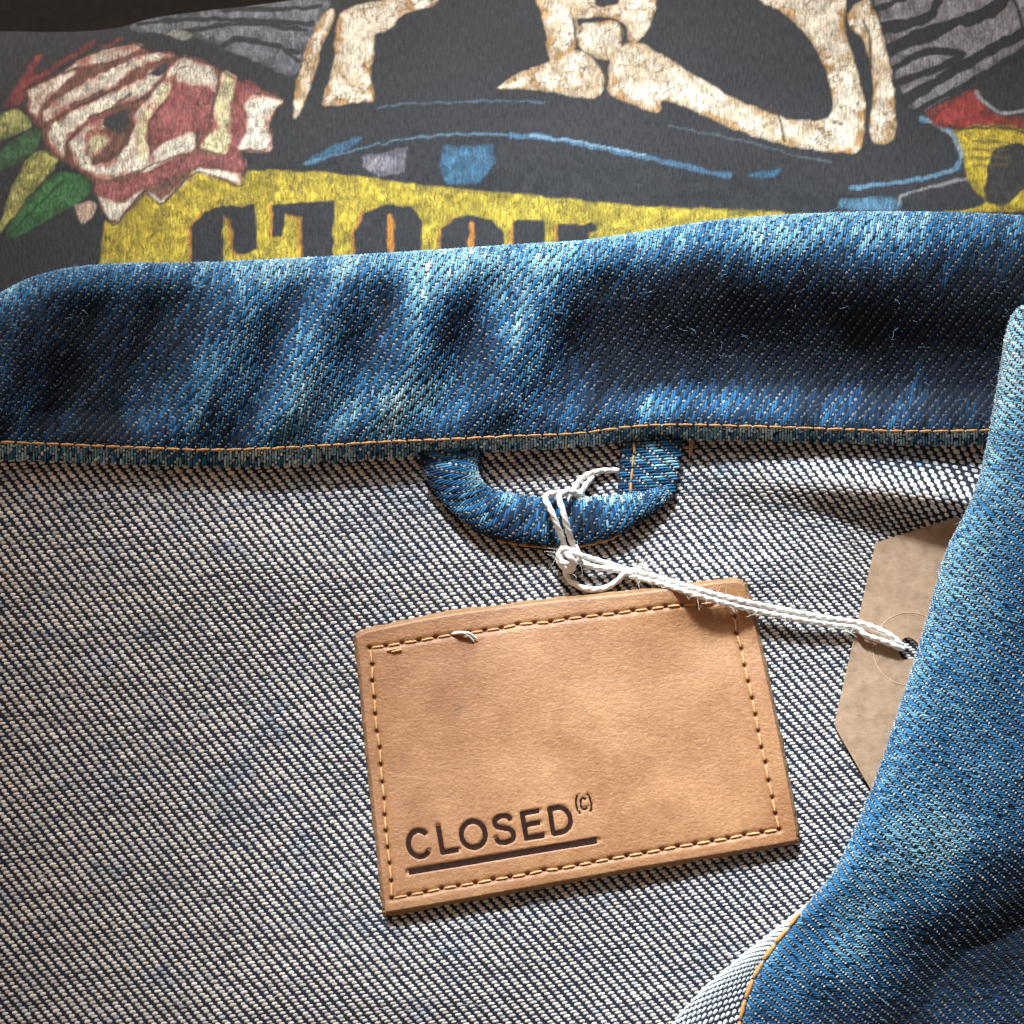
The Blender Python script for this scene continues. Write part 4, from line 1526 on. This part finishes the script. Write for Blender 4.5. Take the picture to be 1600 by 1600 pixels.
def tube(path, r, seg=14, ply=3, twist=0.30, amp=0.12, caps=True):
    """twisted cord round a 3-D path (units)"""
    p = even(catmull(path, max(60, len(path) * 30)), 2.2)
    n = len(p)
    t = np.gradient(p, axis=0)
    t /= np.linalg.norm(t, axis=1, keepdims=True)
    ref = np.array([0.13, 0.2, 1.0])
    u = np.cross(t, ref)
    u /= np.linalg.norm(u, axis=1, keepdims=True)
    w = np.cross(u, t)
    th = np.linspace(0, 2 * np.pi, seg, endpoint=False)
    k = np.arange(n)
    rr = r * (1 + amp * np.cos(ply * (th[None] - k[:, None] * twist)))
    rr = rr * (0.94 + 0.12 * vnoise(k / 6.0, k * 0 + path[0][0]))[:, None]
    if caps:
        rr[0] *= 0.25
        rr[-1] *= 0.25
        rr[1] *= 0.8
        rr[-2] *= 0.8
    v = p[:, None, :] + rr[..., None] * (np.cos(th)[None, :, None] * u[:, None, :] + np.sin(th)[None, :, None] * w[:, None, :])
    idx = np.arange(n * seg).reshape(n, seg)
    f = np.stack([idx[:-1], np.roll(idx[:-1], -1, 1), np.roll(idx[1:], -1, 1), idx[1:]], -1).reshape(-1, 4)
    return v.reshape(-1, 3), f


def joined(lst):
    vs, fs, o = [], [], 0
    for v, f in lst:
        vs.append(v)
        fs.append(f + o)
        o += len(v)
    return np.vstack(vs), np.vstack(fs)


def fibre(p0, d, L, r=0.55, bend=0.5, n=7):
    pts = [p0]
    d = d / np.linalg.norm(d)
    b = RNG.normal(0, 1, 3)
    b -= d * b.dot(d)
    b /= np.linalg.norm(b) + 1e-9
    for k in range(1, n):
        s = k / (n - 1)
        pts.append(p0 + d * L * s + b * bend * L * s * s)
    p = np.array(pts)
    t = np.gradient(p, axis=0)
    t /= np.linalg.norm(t, axis=1, keepdims=True)
    u = np.cross(t, np.array([0.3, 0.1, 1.0]))
    u /= np.linalg.norm(u, axis=1, keepdims=True) + 1e-9
    w = np.cross(u, t)
    rr = np.linspace(r, r * 0.4, n)
    v = np.stack([p + u * rr[:, None], p - u * rr[:, None] * 0.5 + w * rr[:, None] * 0.87, p - u * rr[:, None] * 0.5 - w * rr[:, None] * 0.87], 1)
    idx = np.arange(n * 3).reshape(n, 3)
    f = np.stack([idx[:-1], np.roll(idx[:-1], -1, 1), np.roll(idx[1:], -1, 1), idx[1:]], -1).reshape(-1, 4)
    return v.reshape(-1, 3), f


# loose white thread end poking out of the label's seam
base_p = Q(708, 990, patch_e(708, 990) + 1)
lst = []
for k in range(5):
    j = RNG.normal(0, 1.2, 3)
    e0 = patch_e(720, 990)
    pth = [tuple(Q(706, 991, e0 - 3) + j * 0.3), tuple(Q(718, 988, e0 + 5) + j), tuple(Q(732, 989, e0 + 7) + j * 1.2), tuple(Q(742 + 2 * k % 5, 997 + k, e0 + 2) + j * 1.5)]
    lst.append(tube(pth, 1.5, 6, 2, 0.3, 0.1))
v, f = joined(lst)
mesh_np('thread_end', v, f, M_CORD, patch)

# ---- lint and stray fibres of the denim
lst = []
for k in range(420):
    x, y = RNG.uniform(-40, 1500), RNG.uniform(730, 1640)
    if x > lap_x(min(max(y, 470), 1700)) - 20 or poly_sdf(np.array([x]), np.array([y]), PATCH_C)[0] > -10:
        continue
    d = np.array([RNG.normal(), RNG.normal(), 0.5])
    lst.append(fibre(body(x, y) + np.array([0, 0, 2.0]), d, RNG.uniform(6, 22), 0.33, RNG.normal(0, .5)))
v, f = joined(lst)
M_LINT = mat_plain('lint_fibre', (0.5, 0.5, 0.5), 0.9)
M_LINTB = mat_plain('blue_fibre', (0.18, 0.27, 0.36), 0.9)
o = mesh_np('lint_fibres', v, f, M_LINT, lining)
o['kind'] = 'stuff'
lst = []
for k in range(520):
    x = RNG.uniform(-60, 1640)
    w = W_CREST * (RNG.random() if k % 3 else RNG.uniform(0.86, 1.06))
    d = np.array([RNG.normal(), RNG.normal(), 0.8 * RNG.random() + 0.1])
    lst.append(fibre(collar(x, w) + np.array([0, 0, 2.0]), d, RNG.uniform(5, 18), 0.33, RNG.normal(0, .5)))
v, f = joined(lst)
o = mesh_np('lint_fibres', v, f, M_LINTB, col_obj)
o['kind'] = 'stuff'
lst = []
for k in range(380):
    s = RNG.uniform(4, nl - 4)
    t = RNG.uniform(-5, 260) if k % 2 else RNG.uniform(-10, 20)
    d = np.array([RNG.normal(), RNG.normal(), 0.5])
    lst.append(fibre(lapel(s, t) + np.array([-1.0, 0, 2.0]), d, RNG.uniform(5, 18), 0.33, RNG.normal(0, .5)))
v, f = joined(lst)
o = mesh_np('lint_fibres', v, f, M_LINTB, lap_obj)
o['kind'] = 'stuff'

# ------------------------------------------------------------------ hang tag
tag = empty('paper_hang_tag', Q(1420, 1015, 4), 'brown kraft card hang tag with punched hole, tucked under the folded lapel', 'hang tag')
HC = np.array([1421.0, 1014.0])
TAGP = [(1368, 848), (1303, 1133), (1362, 1236), (1520, 1262), (1588, 940), (1500, 806)]


def tag_e(px, py):
    return np.minimum(body_e(px, py), 60) + 5.5


outer = even(np.array(TAGP + TAGP[:1], float), 12.0)[:-1]
# same number of points round the hole
angs = np.arctan2(outer[:, 1] - HC[1], outer[:, 0] - HC[0])
hole_r = 17 * (1 + 0.08 * np.sin(3 * angs + 1))
inner = HC + np.stack([np.cos(angs), np.sin(angs)], -1) * hole_r[:, None]
nb = len(outer)
rings = []
fr = np.linspace(0, 1, 14)
for q in fr:
    p = inner * (1 - q) + outer * q
    rings.append(p)
rings = np.array(rings)
TE = tag_e(rings[..., 0], rings[..., 1])
topv = Q(rings[..., 0], rings[..., 1], TE)
topv = np.concatenate([topv, topv[:, :1]], 1)
card = sheet('card', topv, M_KRAFT, tag, False)
bot = Q(rings[..., 0], rings[..., 1], TE - 2.5)
bot = np.concatenate([bot, bot[:, :1]], 1)
sheet('card_back', bot, M_KRAFT, tag, True)
sheet('card_rim', np.stack([topv[-1] + np.array([0, 0, .05]), bot[-1]], 0), M_CARDEDGE, tag, False)
sheet('hole_rim', np.stack([topv[0] + np.array([0, 0, .05]), bot[0]], 0), M_CARDEDGE, tag, True)
ra = np.radians(np.linspace(20, 340, 120)) if False else np.radians(np.linspace(0, 360, 140))
rr_ = []
for dr, h in ((-0.7, 0.2), (0, 0.7), (0.7, 0.2)):
    rr_.append(Q(HC[0] + (57 + dr) * np.cos(ra), HC[1] + (57 + dr) * np.sin(ra), tag_e(HC[0] + 57 * np.cos(ra), HC[1] + 57 * np.sin(ra)) + h))
sheet('punched_ring', np.array(rr_), M_RING, tag, False)

# ------------------------------------------------------------------ string
string = empty('tag_string', Q(890, 868, 10), 'off-white cotton string knotted round the denim hanger loop and tied to the card tag', 'string')


def cord(name, pts, r, **kw):
    path = [tuple(Q(x, y, e)) for x, y, e in pts]
    v, f = tube(path, r, **kw)
    return mesh_np(name, v, f, M_CORD, string)


bE = lambda x, y: float(body_e(np.array(x), np.array(y)))
pE = lambda x, y: float(patch_e(np.array(x), np.array(y)))
R1 = 4.4
# two turns over the loop
cord('strand', [(900, 776, 16), (870, 770, 40), (852, 777, 56), (862, 800, 62), (874, 830, 50), (884, 856, 30), (888, 868, 24)], R1)
cord('strand', [(914, 776, 16), (890, 768, 42), (874, 775, 57), (880, 800, 62), (888, 830, 50), (896, 856, 30), (896, 868, 24)], R1)
# behind the loop
cord('strand', [(884, 790, 24), (893, 770, 26), (908, 748, 20), (932, 737, 17), (960, 735, 14), (985, 738, 12)], R1 * 0.95)
cord('strand', [(900, 790, 24), (908, 770, 24), (918, 755, 20), (928, 744, 17)], R1 * 0.95)
# knot: three short turns
for q in ([(884, 850, 26), (874, 862, 26), (873, 878, 22), (884, 888, 26), (898, 882, 34), (901, 868, 36), (892, 858, 34), (880, 862, 34)],
          [(898, 852, 28), (903, 864, 30), (896, 878, 38), (882, 880, 38), (875, 868, 34), (884, 858, 40), (898, 866, 40), (908, 874, 28)],
          [(878, 858, 22), (888, 868, 44), (898, 879, 36), (892, 891, 26), (880, 888, 20)]):
    cord('knot', [(x + RNG.normal(0, .8), y + RNG.normal(0, .8), e) for x, y, e in q], 4.2)
# bow between knot and the double line
cord('strand', [(900, 872, 24), (922, 884, 24), (950, 889, 22), (978, 892, 22), (1003, 888, 22)], R1)
cord('strand', [(886, 884, 24), (884, 896, 18), (895, 911, 16), (920, 921, 16), (945, 919, 17), (963, 909, 20), (976, 897, 24), (992, 895, 24)], R1)
cord('strand', [(902, 866, 24), (925, 873, 16), (952, 881, 16), (978, 890, 19), (1000, 896, 24)], R1 * 0.95)
# double line to the tag
e1 = [22, 28, 36, 36, 32, 30, 26, 24]
xs_ = [985, 1030, 1085, 1140, 1200, 1255, 1305, 1340]
ys_ = [893, 904, 921, 936, 949, 960, 969, 974]
zz = [max(e, (pE(x, y) + 9) if 560 < x < 1175 and y > 905 else bE(x, y) + 10) for x, y, e in zip(xs_, ys_, e1)]
cord('strand', [(x, y - 1, z) for x, y, z in zip(xs_, ys_, zz)] + [(1368, 982, 25), (1392, 994, 25), (1406, 1006, 22), (1412, 1012, 12)], R1)
cord('strand', [(x - 4, y + 9 - 3 * abs(math.sin(x / 130)), z - 1.5) for x, y, z in zip(xs_, ys_, zz)] + [(1352, 992, 25), (1378, 1001, 25), (1398, 1009, 24), (1408, 1013, 22), (1414, 1010, 14)], R1)
# under the card's edge, back through the hole
cord('strand', [(1330, 980, 16), (1345, 984, 4.0), (1380, 994, 3), (1412, 1010, 6), (1416, 1013, 14)], R1 * 0.6)
# frayed hairs along the cord
lst = []
paths = np.array([[x, y, z] for x, y, z in zip(xs_, ys_, zz)])
for k in range(170):
    t = RNG.uniform(0, len(xs_) - 1)
    x, y, z = [np.interp(t, np.arange(len(xs_)), paths[:, q]) for q in range(3)]
    lst.append(fibre(Q(x, y + RNG.uniform(-6, 14), z + 2), np.array([RNG.normal() + .5, RNG.normal(), RNG.random()]), RNG.uniform(6, 20), 0.35, RNG.normal(0, .6)))
for k in range(40):
    lst.append(fibre(Q(1000 + RNG.normal(0, 5), 890 + RNG.normal(0, 5), 24), np.array([RNG.normal() + 1.0, RNG.normal(), RNG.random() * .5]), RNG.uniform(8, 24), 0.45, RNG.normal(0, .6)))
for k in range(60):
    lst.append(fibre(Q(890 + RNG.normal(0, 12), 868 + RNG.normal(0, 12), 36), RNG.normal(0, 1, 3), RNG.uniform(6, 18), 0.35, RNG.normal(0, .6)))
v, f = joined(lst)
o = mesh_np('frayed_hairs', v, f, M_CORD, string)
o['kind'] = 'stuff'
